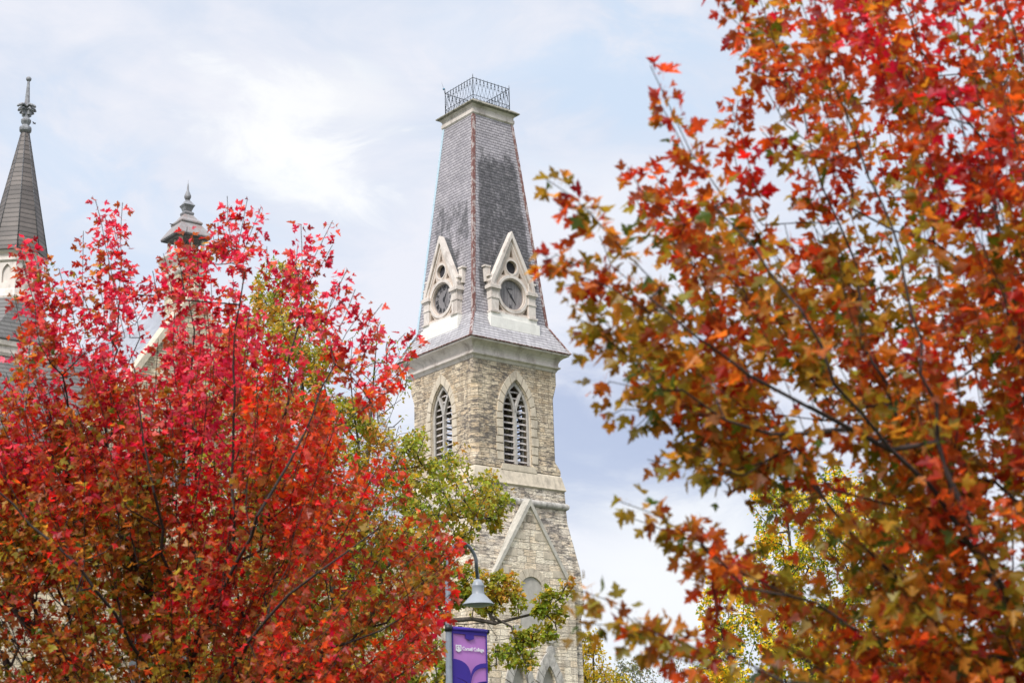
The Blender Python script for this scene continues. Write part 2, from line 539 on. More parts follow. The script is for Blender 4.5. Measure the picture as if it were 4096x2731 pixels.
M['clock'] = clockwood()
M['clockink'] = simple('clock_numerals', (.035, .035, .04), .7)
M['pole'] = simple('galvanised_pole', (.15, .17, .195), .5, metal=.25, var=.12, scale=14)
M['lamp'] = simple('grey_lamp_enamel', (.25, .275, .30), .42, var=.06, scale=10)
M['lampglass'] = simple('lamp_lens', (.34, .35, .36), .3, var=.05)
M['orchid'] = simple('orchid_banner_cloth', (.50, .20, .57), .75, var=.05, scale=4)
M['indigo'] = simple('indigo_banner_cloth', (.045, .018, .30), .75, var=.08, scale=4)
M['letter'] = simple('white_print', (.80, .80, .82), .7, var=.02)
M['black'] = simple('black_cap', (.015, .015, .017), .5)
M['bird'] = simple('bird_feathers', (.012, .012, .015), .7)
M['lawn'] = simple('lawn', (.06, .085, .025), .95, var=.25, scale=1.5, bump=.5)


def bark(name, c1, c2):
    m, q, bs = mat(name)
    tcn = q.n('ShaderNodeTexCoord').outputs['Object']
    nz = q.noise(q.vmul(tcn, (1, 1, .3)), 20, 5, .7)
    q.set(bs.inputs['Base Color'], q.mix(q.ramp(nz, [(.35, 0.0), (.65, 1.0)]), c1, c2))
    bs.inputs['Roughness'].default_value = .9
    return m


M['bark'] = bark('dark_maple_bark', (.014, .009, .008), (.045, .030, .025))
M['bark2'] = bark('grey_bark', (.035, .028, .022), (.11, .09, .075))


def leafmat(name, trans=.4, rough=.5):
    m = bpy.data.materials.new(name); m.use_nodes = True
    m.node_tree.nodes.clear()
    q = NT(m.node_tree)
    out = q.n('ShaderNodeOutputMaterial')
    at_ = q.n('ShaderNodeAttribute', attribute_name='leaf_colour')
    tcn = q.n('ShaderNodeTexCoord').outputs['Object']
    v = q.ramp(q.noise(tcn, 26, 2, .5), [(.3, .78), (.7, 1.18)])
    col = q.mix(1.0, at_.outputs['Color'], v, 'MULTIPLY')
    bs = q.n('ShaderNodeBsdfPrincipled'); q.set(bs.inputs['Base Color'], col); bs.inputs['Roughness'].default_value = rough
    bs.inputs['Specular IOR Level'].default_value = .4
    tr = q.n('ShaderNodeBsdfTranslucent'); q.set(tr.inputs['Color'], q.mix(1.0, col, (1.35, 1.1, .9), 'MULTIPLY'))
    mx = q.n('ShaderNodeMixShader'); mx.inputs[0].default_value = trans
    m.node_tree.links.new(bs.outputs[0], mx.inputs[1]); m.node_tree.links.new(tr.outputs[0], mx.inputs[2])
    m.node_tree.links.new(mx.outputs[0], out.inputs[0])
    return m


M['leaf'] = leafmat('maple_leaf', .60, .38)
M['leaf2'] = leafmat('small_leaf', .5)

# ------------------------------------------------------------------ ground
g_ = MB()
g_.add([(-2500, -500, 0), (2500, -500, 0), (2500, 4500, 0), (-2500, 4500, 0)], [(0, 1, 2, 3)])
tag(g_.build('ground', M['lawn']), kind='structure')

#==TOWER==
YAW = .681
TC = (-2.067 * .78, 108 * .78, 0)
Z = CAMZ
T = empty('clock_tower', TC, YAW, 'tall square limestone clock tower with truncated slate spire and iron cresting', 'tower')

# lower walls
b = MB()
b.loft([(0, 3.42), (10.0 + Z, 3.40), (10.6 + Z, 3.52), (10.95 + Z, 3.54), (12.5 + Z, 3.43), (14.96 + Z, 3.02), (15.62 + Z, 2.99), (16.6 + Z, 2.955)])
b.build('lower_wall', M['lower'], T)
b = MB()
prof = [(15.62 + .19 + .19 * math.sin(t) + Z, 2.96 + .17 * math.cos(t)) for t in [(-.5 + i / 8) * PI for i in range(9)]]
b.loft([(z, w_) for z, w_ in prof]); b.build('string_course', M['weathered'], T)
b = MB()
b.loft([(16.6 + Z, 2.95), (16.68 + Z, 3.03), (16.78 + Z, 3.0), (17.4 + Z, 2.86), (17.62 + Z, 2.70)])
b.build('weathering_course', M['dressed'], T)

# belfry with real openings
b = MB()
b.loft([(17.5 + Z, 2.84, 0), (17.75 + Z, 2.83, 0), (18.25 + Z, 2.78, .30), (21.7 + Z, 2.76, .27), (22.4 + Z, 2.77, 0), (23.35 + Z, 2.77, 0)])
bel = b.build('belfry_wall', M['belfry'], T)
cut = []
b = MB(); b.loft([(17.7 + Z, 2.15), (23.2 + Z, 2.15)]); cut.append(b.build('cut', M['dark']))
WIN = pointed(.93, 17.72 + Z, 20.45 + Z, 22.28 + Z, 12)
for k in (0, 1):
    b = MB(); b.mesh(plate([WIN], 8), face(0, k)); cut.append(b.build('cut', M['dark']))
for c in cut: c.parent = T
boolean(bel, cut)

# roof slab inside so the belfry is dark above
b = MB(); b.box((0, 0, 22.9 + Z), (2.1, 2.1, .1)); b.box((0, 0, 20.3 + Z), (.5, .5, 2.3)); b.box((0, 0, 18.0 + Z), (2.13, 2.13, .05))
for x, y in ((-.7, -.5), (.8, .6)): b.box((x, y, 20 + Z), (.09, .09, 2.8))
b.box((0, 0, 20.6 + Z), (2.1, .08, .1)); b.box((0, .3, 19.2 + Z), (2.1, .08, .1))
b.build('bell_frame', simple('bell_frame_timber', (.13, .11, .11), .9), T)


def voussoirs(outer_hw, inner_hw, z0, zs, za, zoa, n=9, gap=.030, dep=.10, rnd=None, jit=0.0, leg=.42, cx=0):
    """dressed blocks round a pointed arch, each cut with joints"""
    rnd = rnd or random.Random(3)
    mb = MB()
    inn = pointed(inner_hw, z0, zs, za, 24, cx); out = pointed(outer_hw, z0, zs, zoa, 24, cx)
    # right-hand curve runs from index 2
    for side in (1, -1):
        pi_ = inn[2:2 + 25]; po = out[2:2 + 25]
        if side < 0:
            pi_ = [(2 * cx - x, z) for x, z in pi_]; po = [(2 * cx - x, z) for x, z in po]
        step = 24 / n
        for i in range(n):
            a = int(round(i * step)); c = int(round((i + 1) * step))
            seg_i = pi_[a:c + 1]; seg_o = po[a:c + 1]
            ctr = (sum(p[0] for p in seg_i + seg_o) / len(seg_i + seg_o), sum(p[1] for p in seg_i + seg_o) / len(seg_i + seg_o))
            ej = rnd.uniform(-jit, jit)
            k = 1 - gap / .3
            poly = [(ctr[0] + (p[0] - ctr[0]) * k, ctr[1] + (p[1] - ctr[1]) * k) for p in seg_i] + \
                   [(ctr[0] + (p[0] - ctr[0]) * (k + ej), ctr[1] + (p[1] - ctr[1]) * (k + ej)) for p in reversed(seg_o)]
            mb.mesh(plate([poly], dep + rnd.uniform(-.01, .02)), Matrix.Identity(4))
        z = z0
        while z < zs - .05:
            h = min(rnd.uniform(leg * .8, leg * 1.2), zs - z)
            x0, x1 = inner_hw + .004, outer_hw + rnd.uniform(-.03, .10)
            poly = [(cx + side * x0, z + gap), (cx + side * x1, z + gap), (cx + side * x1, z + h - gap), (cx + side * x0, z + h - gap)]
            mb.mesh(plate([poly], dep + rnd.uniform(-.01, .02)))
            z += h
    return mb


wins = []
for k in range(4):
    W = MB()
    # outer frame, mullion and Y tracery
    inner = pointed(.84, 17.82 + Z, 20.45 + Z, 22.12 + Z, 12)
    W.mesh(plate([WIN, inner], .16), face(2.58, k))
    W.mesh(plate([[(-.07, 17.8 + Z), (.07, 17.8 + Z), (.07, 20.55 + Z), (-.07, 20.55 + Z)]], .20), face(2.59, k))

    def arcband(side):
        pts_o, pts_i = [], []
        for i in range(11):
            t = i / 10
            x = side * (.0 + .47 * t ** 1.7); z = 20.4 + 1.35 * t
            wd = .065
            dx, dz = side * .47 * 1.7 * max(t, .02) ** .7, 1.35
            L = math.hypot(dx, dz)
            nx, nz = -dz / L, dx / L
            pts_o.append((x + nx * wd, z + nz * wd + Z)); pts_i.append((x - nx * wd, z - nz * wd + Z))
        return pts_o + pts_i[::-1]
    for s_ in (1, -1): W.mesh(plate([arcband(s_)], .17), face(2.60, k))
    # second inner moulding: sub-arches along the frame
    inner2 = pointed(.78, 17.82 + Z, 20.45 + Z, 22.02 + Z, 12)
    W.mesh(plate([inner, inner2], .08), face(2.63, k))
    wo_ = W.build('louvered_window', M['tracery'], T)
    tag(wo_, 'tall pointed louvered belfry window with forked tracery')
    Lv = MB()
    z = 18.0
    rr = random.Random(5 + k)
    while z < 21.9:
        hw = .80 if z < 20.4 else max(.1, .80 * math.sqrt(max(0, 1 - ((z - 20.4) / 1.75) ** 1.7)))
        rot = Matrix.Rotation(R(-33), 3, 'X')
        c = Vector((0, -2.54, z + Z)); q_ = Matrix.Rotation(k * PI / 2, 3, 'Z')
        Lv.box(q_ @ c, (hw, .012, .055), 0, q_ @ Matrix.Rotation(rr.uniform(-.012, .012), 3, 'Y') @ rot)
        z += .335
    Lv.build('louver_boards', M['louver'], wo_)
    sb = MB(); q_ = Matrix.Rotation(k * PI / 2, 3, 'Z')
    sb.box(q_ @ Vector((0, -2.60, 17.775 + Z)), (.90, .10, .045), 0, q_)
    sb.build('sill_plate', M['rust'], wo_)
    sur = voussoirs(1.30, .94, 17.9 + Z, 20.45 + Z, 22.30 + Z, 22.86 + Z, 5, rnd=random.Random(k)).xf(face(2.785, k))
    # chamfered reveal inside the blocks
    sur.mesh(plate([pointed(.985, 17.8 + Z, 20.45 + Z, 22.36 + Z, 14), pointed(.915, 17.8 + Z, 20.45 + Z, 22.25 + Z, 14)], .14), face(2.68, k))
    # sill
    sur.mesh(plate([[(-1.2, 17.42 + Z), (1.2, 17.42 + Z), (1.05, 17.74 + Z), (-1.05, 17.74 + Z)]], .24), face(2.76, k))
    sur.build('window_surround', M['dressed'], T)

# lower gabled fronts with blind arch and twin lancets
for k in range(4):
    G = MB()
    body = [(-2.86, 5.0), (2.86, 5.0), (2.86, 11.15 + Z), (0, 15.72 + Z), (-2.86, 11.15 + Z)]
    arch = [(-.75, 9.3 + Z), (.75, 9.3 + Z)] + circ(0, 11.15 + Z, .75, 16, 0, PI, False)
    l1 = pointed(.50, 5.1, 6.2 + Z, 7.52 + Z, 10, -.95); l2 = pointed(.50, 5.1, 6.2 + Z, 7.52 + Z, 10, .95)
    G.mesh(plate([body, arch, l1, l2], .5), face(3.35, k))
    gf = G.build('gabled_front', M['gable'], T)
    Cp = MB()
    for s_ in (1, -1):
        p0 = Vector((0, 15.86 + Z)); p1 = Vector((s_ * 2.98, 11.12 + Z)); d = (p1 - p0).normalized(); nrm = Vector((-d.y, d.x)) * s_
        poly = [p0 + nrm * 0.0, p1 + nrm * 0.0, p1 - nrm * .20, p0 - nrm * .20 + d * 0.0]
        poly = [p0, p1, p1 - nrm * .17 * 1, Vector((0, 15.86 + Z - .36))]
        Cp.mesh(plate([[tuple(p) for p in poly]], .62), face(3.40, k))
        # kneeler blocks stepping up under the coping
        for i in range(5):
            t = .12 + i * .19
            c = p0.lerp(p1, t)
            x0 = c.x - s_ * .62; x1 = c.x - s_ * .10; h = .62
            poly = [(x0, c.y - h), (x1 + s_ * .28, c.y - h), (x1 + s_ * .02, c.y - .26), (x0, c.y - .26)]
            Kn = MB(); Kn.mesh(plate([poly], .05), face(3.59, k)); Kn.build('quoin', M['dressed'], T)
    Cp.build('gable_coping', M['coping'], T)
    Rg = MB()
    for i in range(9):
        a0 = PI * i / 9 + .012; a1 = PI * (i + 1) / 9 - .012
        poly = circ(0, 11.15 + Z, .76, 5, a0, a1, False) + circ(0, 11.15 + Z, 1.18, 5, a1, a0, False)
        Rg.mesh(plate([poly], .10), face(3.59, k))
    Rg.build('arch_ring', M['dressed'], T)
    Bp = MB(); Bp.mesh(plate([[(-.9, 9.0 + Z), (.9, 9.0 + Z), (.9, 12.0 + Z), (-.9, 12.0 + Z)]], .02), face(3.555, k))
    Bp.build('blind_arch_panel', M['plaster'], T)
    for cx in (-.95, .95):
        V = voussoirs(.98, .51, 5.0, 6.2 + Z, 7.54 + Z, 8.30 + Z, 4, .02, .22, random.Random(int(cx * 10) + k), .12, .4, cx).xf(face(3.60, k))
        # rough medallion stones above
        V.mesh(plate([circ(cx * 1.12, 9.05 + Z, .42, 8, .2, 2 * PI + .2)], .30), face(3.58, k))
        V.mesh(plate([circ(cx * 1.12, 8.25 + Z, .30, 7, .5, 2 * PI + .5)], .26), face(3.58, k))
        V.build('lancet_surround', M['weathered'], T)
        P = MB(); P.mesh(plate([[(cx - .55, 5.0), (cx + .55, 5.0), (cx + .55, 7.6 + Z), (cx - .55, 7.6 + Z)]], .02), face(3.418, k))
        P.build('lancet_panel', M['plaster'], T)

# main cornice
b = MB()
b.loft([(23.10 + Z, 2.79), (23.24 + Z, 2.86), (23.30 + Z, 2.97), (23.37 + Z, 2.98), (23.40 + Z, 2.90), (23.50 + Z, 2.88), (23.62 + Z, 2.90), (23.75 + Z, 2.97),
        (23.86 + Z, 3.10), (23.93 + Z, 3.22), (23.95 + Z, 3.31), (24.03 + Z, 3.33), (24.06 + Z, 3.28)])
b.build('cornice', M['trim'], T)
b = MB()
b.loft([(24.055 + Z, 3.33), (24.06 + Z, 3.395), (24.105 + Z, 3.395)]); b.build('gutter_shadow_line', M['rust'], T)  # gutter edge, coloured dark to paint in the shadow line at the eaves
b = MB()
b.loft([(24.10 + Z, 3.375), (24.13 + Z, 3.37), (24.6 + Z, 3.09), (25.1 + Z, 2.81), (25.69 + Z, 2.53)])
b.build('skirt_roof', M['skirt_slate'], T)
ZT = 37.80 + Z
ZK = 25.69 + Z
b = MB()
b.loft([(ZK, 2.53), (ZT, 1.385)]); b.build('spire_roof', M['slate'], T)
# hips
for i, (sx, sy) in enumerate(((-1, -1), (1, -1), (1, 1), (-1, 1))):
    h = MB()

    def hipstrip(z0, w0, z1, w1, wd, segs):
        for j in range(segs):
            za, zb = z0 + (z1 - z0) * j / segs, z0 + (z1 - z0) * (j + 1) / segs
            wa, wb = w0 + (w1 - w0) * j / segs, w0 + (w1 - w0) * (j + 1) / segs
            e = .018
            rs = []
            for zz, ww in ((za, wa), (zb - .01, wb)):
                rs.append([(sx * (ww + e), sy * (ww + e), zz), (sx * (ww + e), sy * (ww - wd), zz), (sx * (ww - .03), sy * (ww - wd), zz),
                           (sx * (ww - .03), sy * (ww - .03), zz), (sx * (ww - wd), sy * (ww - .03), zz), (sx * (ww - wd), sy * (ww + e), zz)])
            if sx * sy > 0: rs = [r_[::-1] for r_ in rs]
            h.rings(rs)
    hipstrip(ZK, 2.54, ZT, 1.39, .155, 13)
    hipstrip(24.12 + Z, 3.385, ZK, 2.54, .10, 3)
    h.build('hip_flashing', M['rust'] if i != 3 else M['bluemetal'], T)
# top cornice
b = MB()
b.loft([(37.62 + Z, 1.41), (37.70 + Z, 1.47), (37.88 + Z, 1.475), (37.92 + Z, 1.43), (38.04 + Z, 1.44), (38.14 + Z, 1.52), (38.18 + Z, 1.56)])
b.build('top_cornice', M['trim'], T)
b = MB()
b.loft([(38.18 + Z, 1.60), (38.24 + Z, 1.70), (38.30 + Z, 1.70), (38.50 + Z, 1.44), (38.54 + Z, 1.3)])
b.build('parapet_edge', M['mossy'], T)

# iron cresting
b = MB()
RZ0, RZ1, RW = 38.50 + Z, 39.86 + Z, 1.29
for sx, sy in ((-1, -1), (1, -1), (1, 1), (-1, 1)):
    b.tube([(sx * RW, sy * RW, RZ0), (sx * RW, sy * RW, RZ1 + .1), (sx * RW, sy * RW, RZ1 + .26)], [.024, .022, .004], 6)
for k in range(4):
    q_ = Matrix.Rotation(k * PI / 2, 3, 'Z')

    def P(s_, z): return q_ @ Vector((s_, -RW, z))
    for z, r_ in ((RZ1, .020), (RZ0 + .10, .016), (RZ0 + .34, .015)): b.tube([P(-RW, z), P(RW, z)], r_, 5)
    n = 10
    dx = 2 * RW / n
    for i in range(n + 1):
        x = -RW + i * dx
        if 0 < i < n:
            b.tube([P(x, RZ0 - .02), P(x, RZ0 + .40)], .012, 4)
            b.tube([P(x, RZ1 - .42), P(x, RZ1 + .09)], [.013, .010], 4)
            for zz, rr_ in ((RZ1 - .30, .034), (RZ1 - .13, .030)):
                b.rev([(-.05, .004), (-.02, rr_), (.02, rr_), (.05, .004)], 5, P(x, zz))
        if i < n:
            # long crossing lattice bars
            b.tube([P(x, RZ0 + .34), P(x + dx * .5, (RZ0 + RZ1) / 2 + .12), P(x + dx * .95, RZ1 - .02)], .009, 4)
            b.tube([P(x + dx, RZ0 + .34), P(x + dx * .5, (RZ0 + RZ1) / 2 + .12), P(x + dx * .05, RZ1 - .02)], .009, 4)
            b.rev([(-.05, .004), (0, .028), (.05, .004)], 5, P(x + dx * .5, (RZ0 + RZ1) / 2 + .12))
            b.tube([P(x + dx * .1, RZ0 + .12), P(x + dx * .5, RZ0 + .32), P(x + dx * .9, RZ0 + .12)], .009, 4)
b.build('iron_cresting', M['iron'], T)
b = MB()
b.tube([(-RW, RW, RZ1 - .1), (-RW - .06, RW + .02, RZ1 + .22), (-RW - .20, RW + .06, RZ1 + .70)], [.014, .012, .004], 5)
rod = b.build('lightning_rod', M['iron'], T)
b = MB(); b.rev([(.07 * math.sin(t), max(.004, .07 * math.cos(t))) for t in [(-.5 + i / 8) * PI for i in range(9)]], 10, (-RW - .07, RW + .03, RZ1 + .28))
b.build('rod_ball', M['teal'], rod)

# clock dormers on the four sides
ROM = [(0, 'XII'), (1, 'I'), (2, 'II'), (3, 'III'), (4, 'IIII'), (5, 'V'), (6, 'VI'), (7, 'VII'), (8, 'VIII'), (9, 'IX'), (10, 'X'), (11, 'XI')]
for k in range(4):
    F = MB()
    CZ = 27.02 + Z
    hw, zk, za = 1.30, 27.62 + Z, 30.42 + Z
    body = [(-1.42, 25.55 + Z), (1.42, 25.55 + Z), (1.42, zk), (0, za), (-1.42, zk)]
    holes = [circ(0, CZ, .84, 36), circ(0, 28.55 + Z, .37, 24),
             [(-.14, 29.10 + Z), (.14, 29.10 + Z), (0, 29.62 + Z)],
             [(-.74, 28.0 + Z), (-.44, 28.02 + Z), (-.52, 28.34 + Z)], [(.74, 28.0 + Z), (.44, 28.02 + Z), (.52, 28.34 + Z)],
             [(-1.02, 26.02 + Z), (-.66, 26.02 + Z), (-.98, 26.40 + Z)], [(1.02, 26.02 + Z), (.66, 26.02 + Z), (.98, 26.40 + Z)]]
    F.mesh(plate([body] + holes, .22), face(2.58, k), 1)
    # backing
    F.mesh(plate([[(-1.38, 25.6 + Z), (1.38, 25.6 + Z), (1.38, zk), (0, za - .1), (-1.38, zk)]], .03), face(2.47, k), 1)
    # hood mould over the clock
    F.mesh(plate([circ(0, CZ, 1.06, 40), circ(0, CZ, .90, 40)], .16), face(2.66, k), 0)
    F.mesh(plate([circ(0, CZ, .90, 40), circ(0, CZ, .83, 40)], .08), face(2.64, k), 0)
    F.mesh(plate([circ(0, 28.55 + Z, .45, 28), circ(0, 28.55 + Z, .37, 28)], .10), face(2.66, k), 0)
    # rakes: broad outer bands and a thinner inner fillet
    for off, wd, dp, pl in ((0, .165, .34, 2.64), (.30, .07, .12, 2.66)):
        dirx, dirz = 1.50, -(za + .16 - zk + .06)
        L = math.hypot(dirx, dirz)
        for s_ in (1, -1):
            top = (0, za + .16 - off * 1.9)
            ex = 1.50 - off * .55; ez = zk - .10
            t_ = wd * L / dirx
            poly = [top, (s_ * ex, top[1] - ex * (-dirz / dirx)), (s_ * (ex - .0), top[1] - ex * (-dirz / dirx) - t_ * .55), (s_ * (ex - wd * .9), top[1] - ex * (-dirz / dirx) - t_ * .55 + .0), (0, top[1] - t_)]
            F.mesh(plate([poly], dp), face(pl, k), 0)
    q_ = Matrix.Rotation(k * PI / 2, 3, 'Z')

    def B(x, w_, z, hx, hy, hz, mi=0, tp=1.0): F.box(q_ @ Vector((x, -w_, z + Z)), (hx, hy, hz), mi, q_, tp)
    for s_ in (1, -1):
        B(s_ * 1.26, 2.60, 26.42, .24, .20, .62)            # pilaster
        B(s_ * 1.26, 2.60, 26.62, .275, .235, .045)         # thin band
        B(s_ * 1.26, 2.60, 27.07, .27, .23, .05)
        B(s_ * 1.26, 2.60, 27.20, .35, .30, .085)           # cap
        B(s_ * 1.26, 2.60, 27.31, .30, .26, .04)
        B(s_ * 1.30, 2.55, 27.55, .20, .20, .24)            # block over cap
        B(s_ * 1.36, 2.55, 27.83, .24, .22, .05)
        B(s_ * 1.48, 2.30, 27.95, .16, .22, .42)            # kneeler set back
        B(s_ * 1.50, 2.30, 28.39, .21, .26, .045)
        B(s_ * 1.28, 2.62, 25.84, .30, .26, .05)
    B(0, 2.62, 25.86, 1.30, .16, .05)
    fr = F.build('clock_dormer', [M['trim'], M['panel']], T)
    tag(fr, 'cream painted gabled dormer holding a clock')
    # white plinth on the skirt roof
    pl = MB()
    pl.loft([(25.05 + Z, 0.5), (25.35 + Z, 0.5)])
    pl = MB()
    for x0, x1, w0, z1 in ((-1.66, 1.66, 2.90, 25.52), (-1.56, 1.56, 2.80, 25.80)):
        vs = []
        pl.box(q_ @ Vector((0, -(w0 - .5), (24.75 + z1) / 2 + Z)), ((x1 - x0) / 2, .5, (z1 - 24.75) / 2), 0, q_)
    pl.build('plinth', M['trim_white'], fr)
    # slate roof of the dormer running back into the spire
    ds = MB()
    e = .02
    rs = []
    for w_ in (2.50, 1.3):
        rs.append([tuple(q_ @ Vector((x, -w_, z))) for x, z in ((0, za + .12), (-1.47, zk - .10), (-1.30, zk - .12), (0, za - .3), (1.30, zk - .12), (1.47, zk - .10))])
    ds.rings(rs)
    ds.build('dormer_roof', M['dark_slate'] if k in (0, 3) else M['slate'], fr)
    for s_ in (1, -1):
        ck = MB()
        ck.box(q_ @ Vector((s_ * 1.36, -2.30, 26.5 + Z)), (.05, .25, 1.1), 0, q_)
        ck.build('dormer_cheek', M['panel'], fr)
    cf = MB()
    cf.mesh(plate([circ(0, CZ, .835, 40)], .03), face(2.50, k), 0)
    for hr, s_ in ROM:
        if k == 0 and hr not in (0, 6): continue
        tm = textmesh(s_, .26, .006, .006)
        xs = [v.co.x for v in tm.vertices]; ys = [v.co.y for v in tm.vertices]
        cxm, cym = (min(xs) + max(xs)) / 2, (min(ys) + max(ys)) / 2
        a = -hr * PI / 6
        MM = face(2.525, k) @ Matrix.Translation((0, CZ, 0)) @ Matrix.Rotation(a, 4, 'Z') @ Matrix.Translation((0, .62, 0)) @ Matrix.Diagonal((.8, 1.25, 1, 1)) @ Matrix.Translation((-cxm, -cym, 0))
        if k == 0 and hr == 0:
            cf.box(q_ @ Vector((-.02, -2.52, CZ + .36)), (.17, .012, .022), 1, q_)
        else:
            cf.mesh(tm, MM, 1)
    cf.build('clock_face', [M['clock'], M['clockink']], fr)
    hd = MB()

    def hand(ang, L, back, wd):
        a = R(ang)
        d = (math.sin(a), math.cos(a)); n_ = (d[1], -d[0])
        pts = [(-d[0] * back + n_[0] * wd, -d[1] * back + n_[1] * wd), (n_[0] * wd * 1.3 + d[0] * L * .25, d[1] * L * .25 + n_[1] * wd * 1.3), (d[0] * L, d[1] * L),
               (-n_[0] * wd * 1.3 + d[0] * L * .25, d[1] * L * .25 - n_[1] * wd * 1.3), (-d[0] * back - n_[0] * wd, -d[1] * back - n_[1] * wd)]
        hd.mesh(plate([[(x, z + CZ) for x, z in pts]], .015), face(2.545, k))
    if k == 0: hand(143, .62, .12, .035); hand(-38, .56, .1, .016)
    else: hand(35, .5, .12, .03); hand(160, .7, .12, .02)
    hd.mesh(plate([circ(0, CZ, .07, 12)], .03), face(2.555, k))
    hd.build('clock_hands', M['clockink'], fr)
    ov = MB(); ov.mesh(plate([circ(0, 28.55 + Z, .36, 24)], .02), face(2.50, k)); ov.build('round_vent', M['dark'], fr)

#==CHURCH==
CH = empty('church', TC, YAW, 'cream limestone church with steep slate roofs between the two towers', 'church')


def Lc(s_, t_, z):  # local coordinates are shared by everything built square to the tower
    return Vector((s_, t_, z))


# facade gable with turret, faces -y local at t = 3
GT = 3.0
# centre line below the turret
GA = -17.05; GZ = 25.0 + Z - 1.9; GW = 6.6; SL = 1.5


def prism(mb, pts, t0, t1, mi=0):
    """polygon in (s, z) between two depths"""
    mb.rings([[(x, t0, z) for x, z in pts], [(x, t1, z) for x, z in pts]], mi)


def cut_local(pt, Yt):
    return pt


# numbers solved from the view: turret axis
ca, sa = math.cos(YAW), math.sin(YAW)


def on_t(px, py, t_):
    d = ray(px, py)
    bx, by = -sa, ca
    k = ((bx * TC[0] + by * TC[1]) + t_) / (bx * d.x + by * d.y)
    P_ = d * k
    return (P_.x - TC[0]) * ca + (P_.y - TC[1]) * sa, P_.z + CAMZ


TT = 4.2                       # turret axis depth
ts, tz = on_t(740, 1100, TT)   # turret centre
gs, gz = on_t(737, 1250, GT)
la, lz = on_t(350, 1750, GT)
GA = ts
apexz = on_t(690, 1290, GT)[1] + SL * abs(on_t(690, 1290, GT)[0] - GA)
hwid = (apexz - 12) / SL
b = MB()
wl = [(GA - hwid, 0), (GA + hwid, 0), (GA + hwid, 12), (GA, apexz), (GA - hwid, 12)]
rose = circ(GA, apexz - 8.5, 1.9, 32)
lan = [pointed(.55, 5, 9.5, 11.3, 8, GA + x) for x in (-2.2, 0, 2.2)]
b.mesh(plate([wl, rose] + lan, .7), face(-GT - .35, 0)); b.build('facade_wall', M['facade'], CH)
b = MB()
for s_ in (1, -1):
    poly = [(GA, apexz + .32), (GA + s_ * (hwid + .35), 12 - .25), (GA + s_ * (hwid + .35), 11.75 - .45), (GA, apexz - .2)]
    b.mesh(plate([poly], .95), face(-GT - .35, 0))
b.build('gable_coping', M['dressed'], CH)
b = MB()
b.mesh(plate([circ(GA, apexz - 8.5, 1.9, 32), circ(GA, apexz - 8.5, 1.6, 32)], .3), face(-GT - .4, 0))
for i in range(8):
    a = i * PI / 4
    b.tube([(GA, GT + .4, apexz - 8.5), (GA + 1.65 * math.cos(a), GT + .4, apexz - 8.5 + 1.65 * math.sin(a))], .07, 5)
rw = b.build('rose_window', M['dressed'], CH)
b = MB(); b.box((GA, GT + .55, 10), (5, .03, 5.0 + 4)); b.build('window_glass', M['grey_pane'], CH)
b = MB()
for s_ in (1, -1):
    n_ = .35
    x1 = GA + s_ * (hwid + .3)
    b.rings([[(GA, GT + .7, apexz + .12), (x1, GT + .7, 11.7), (x1, GT + .7, 11.3), (GA, GT + .7, apexz - .4)],
             [(GA, 26, apexz + .12), (x1, 26, 11.7), (x1, 26, 11.3), (GA, 26, apexz - .4)]])
b.build('gable_roof', M['pale_slate'], CH)
b = MB(); b.box((GA, 15, 5.9), (hwid - .2, 11.2, 5.7)); b.build('nave_wall', M['facade'], CH)

# left wing roof (slope faces -y)
rs_, rz_ = on_t(300, 1412, 6.8)
es_, ez_ = on_t(100, 2000, 3.0)
b = MB()
x0 = -40
x1 = rs_ + .5
b.rings([[(x0, 2.8, ez_), (x0, 6.8, rz_), (x0, 7.0, rz_), (x0, 11, ez_), (x0, 11, ez_ - .3), (x0, 2.8, ez_ - .3)],
         [(x1 + 1.2, 2.8, ez_), (x1, 6.8, rz_), (x1, 7.0, rz_), (x1 + 1.2, 11, ez_), (x1 + 1.2, 11, ez_ - .3), (x1 + 1.2, 2.8, ez_ - .3)]])
b.build('wing_roof', M['roof_slate'], CH)
b = MB()
wv = [(x0, 0), (x1 + 1.2, 0), (x1 + 1.2, ez_ - .3), (x0, ez_ - .3)]
wp = pointed(1.0, 5.5, 9.6 + Z - 1.5, 11.9 + Z - 1.5, 10, on_t(60, 2560, 3.2)[0])
b.mesh(plate([wv, wp], .6), face(-3.5, 0)); b.build('wing_wall', M['facade'], CH)
b = MB(); b.loft([(0, 1), (1, 1)])
b = MB(); b.box(((x0 + x1) / 2, 3.0, ez_ - .5), ((x1 - x0) / 2 + .7, .28, .16)); b.box(((x0 + x1) / 2, 2.95, ez_ - .27), ((x1 - x0) / 2 + .8, .42, .07))
b.build('eaves_cornice', M['trim'], CH)
wc = on_t(60, 2560, 3.2)[0]
b = voussoirs(1.35, 1.0, 5.5, 8.1 + Z, 10.4 + Z, 10.85 + Z, 5, cx=wc).xf(face(-3.18, 0))
pw = b.build('window_surround', M['dressed'], CH)
b = MB(); b.box((wc, 3.62, 9), (1.3, .02, 4)); b.box((wc, 3.52, 9), (.06, .06, 3.6)); b.box((wc, 3.52, 9.2), (1.0, .05, .04))
b.build('window_panel', M['grey_pane'], CH)

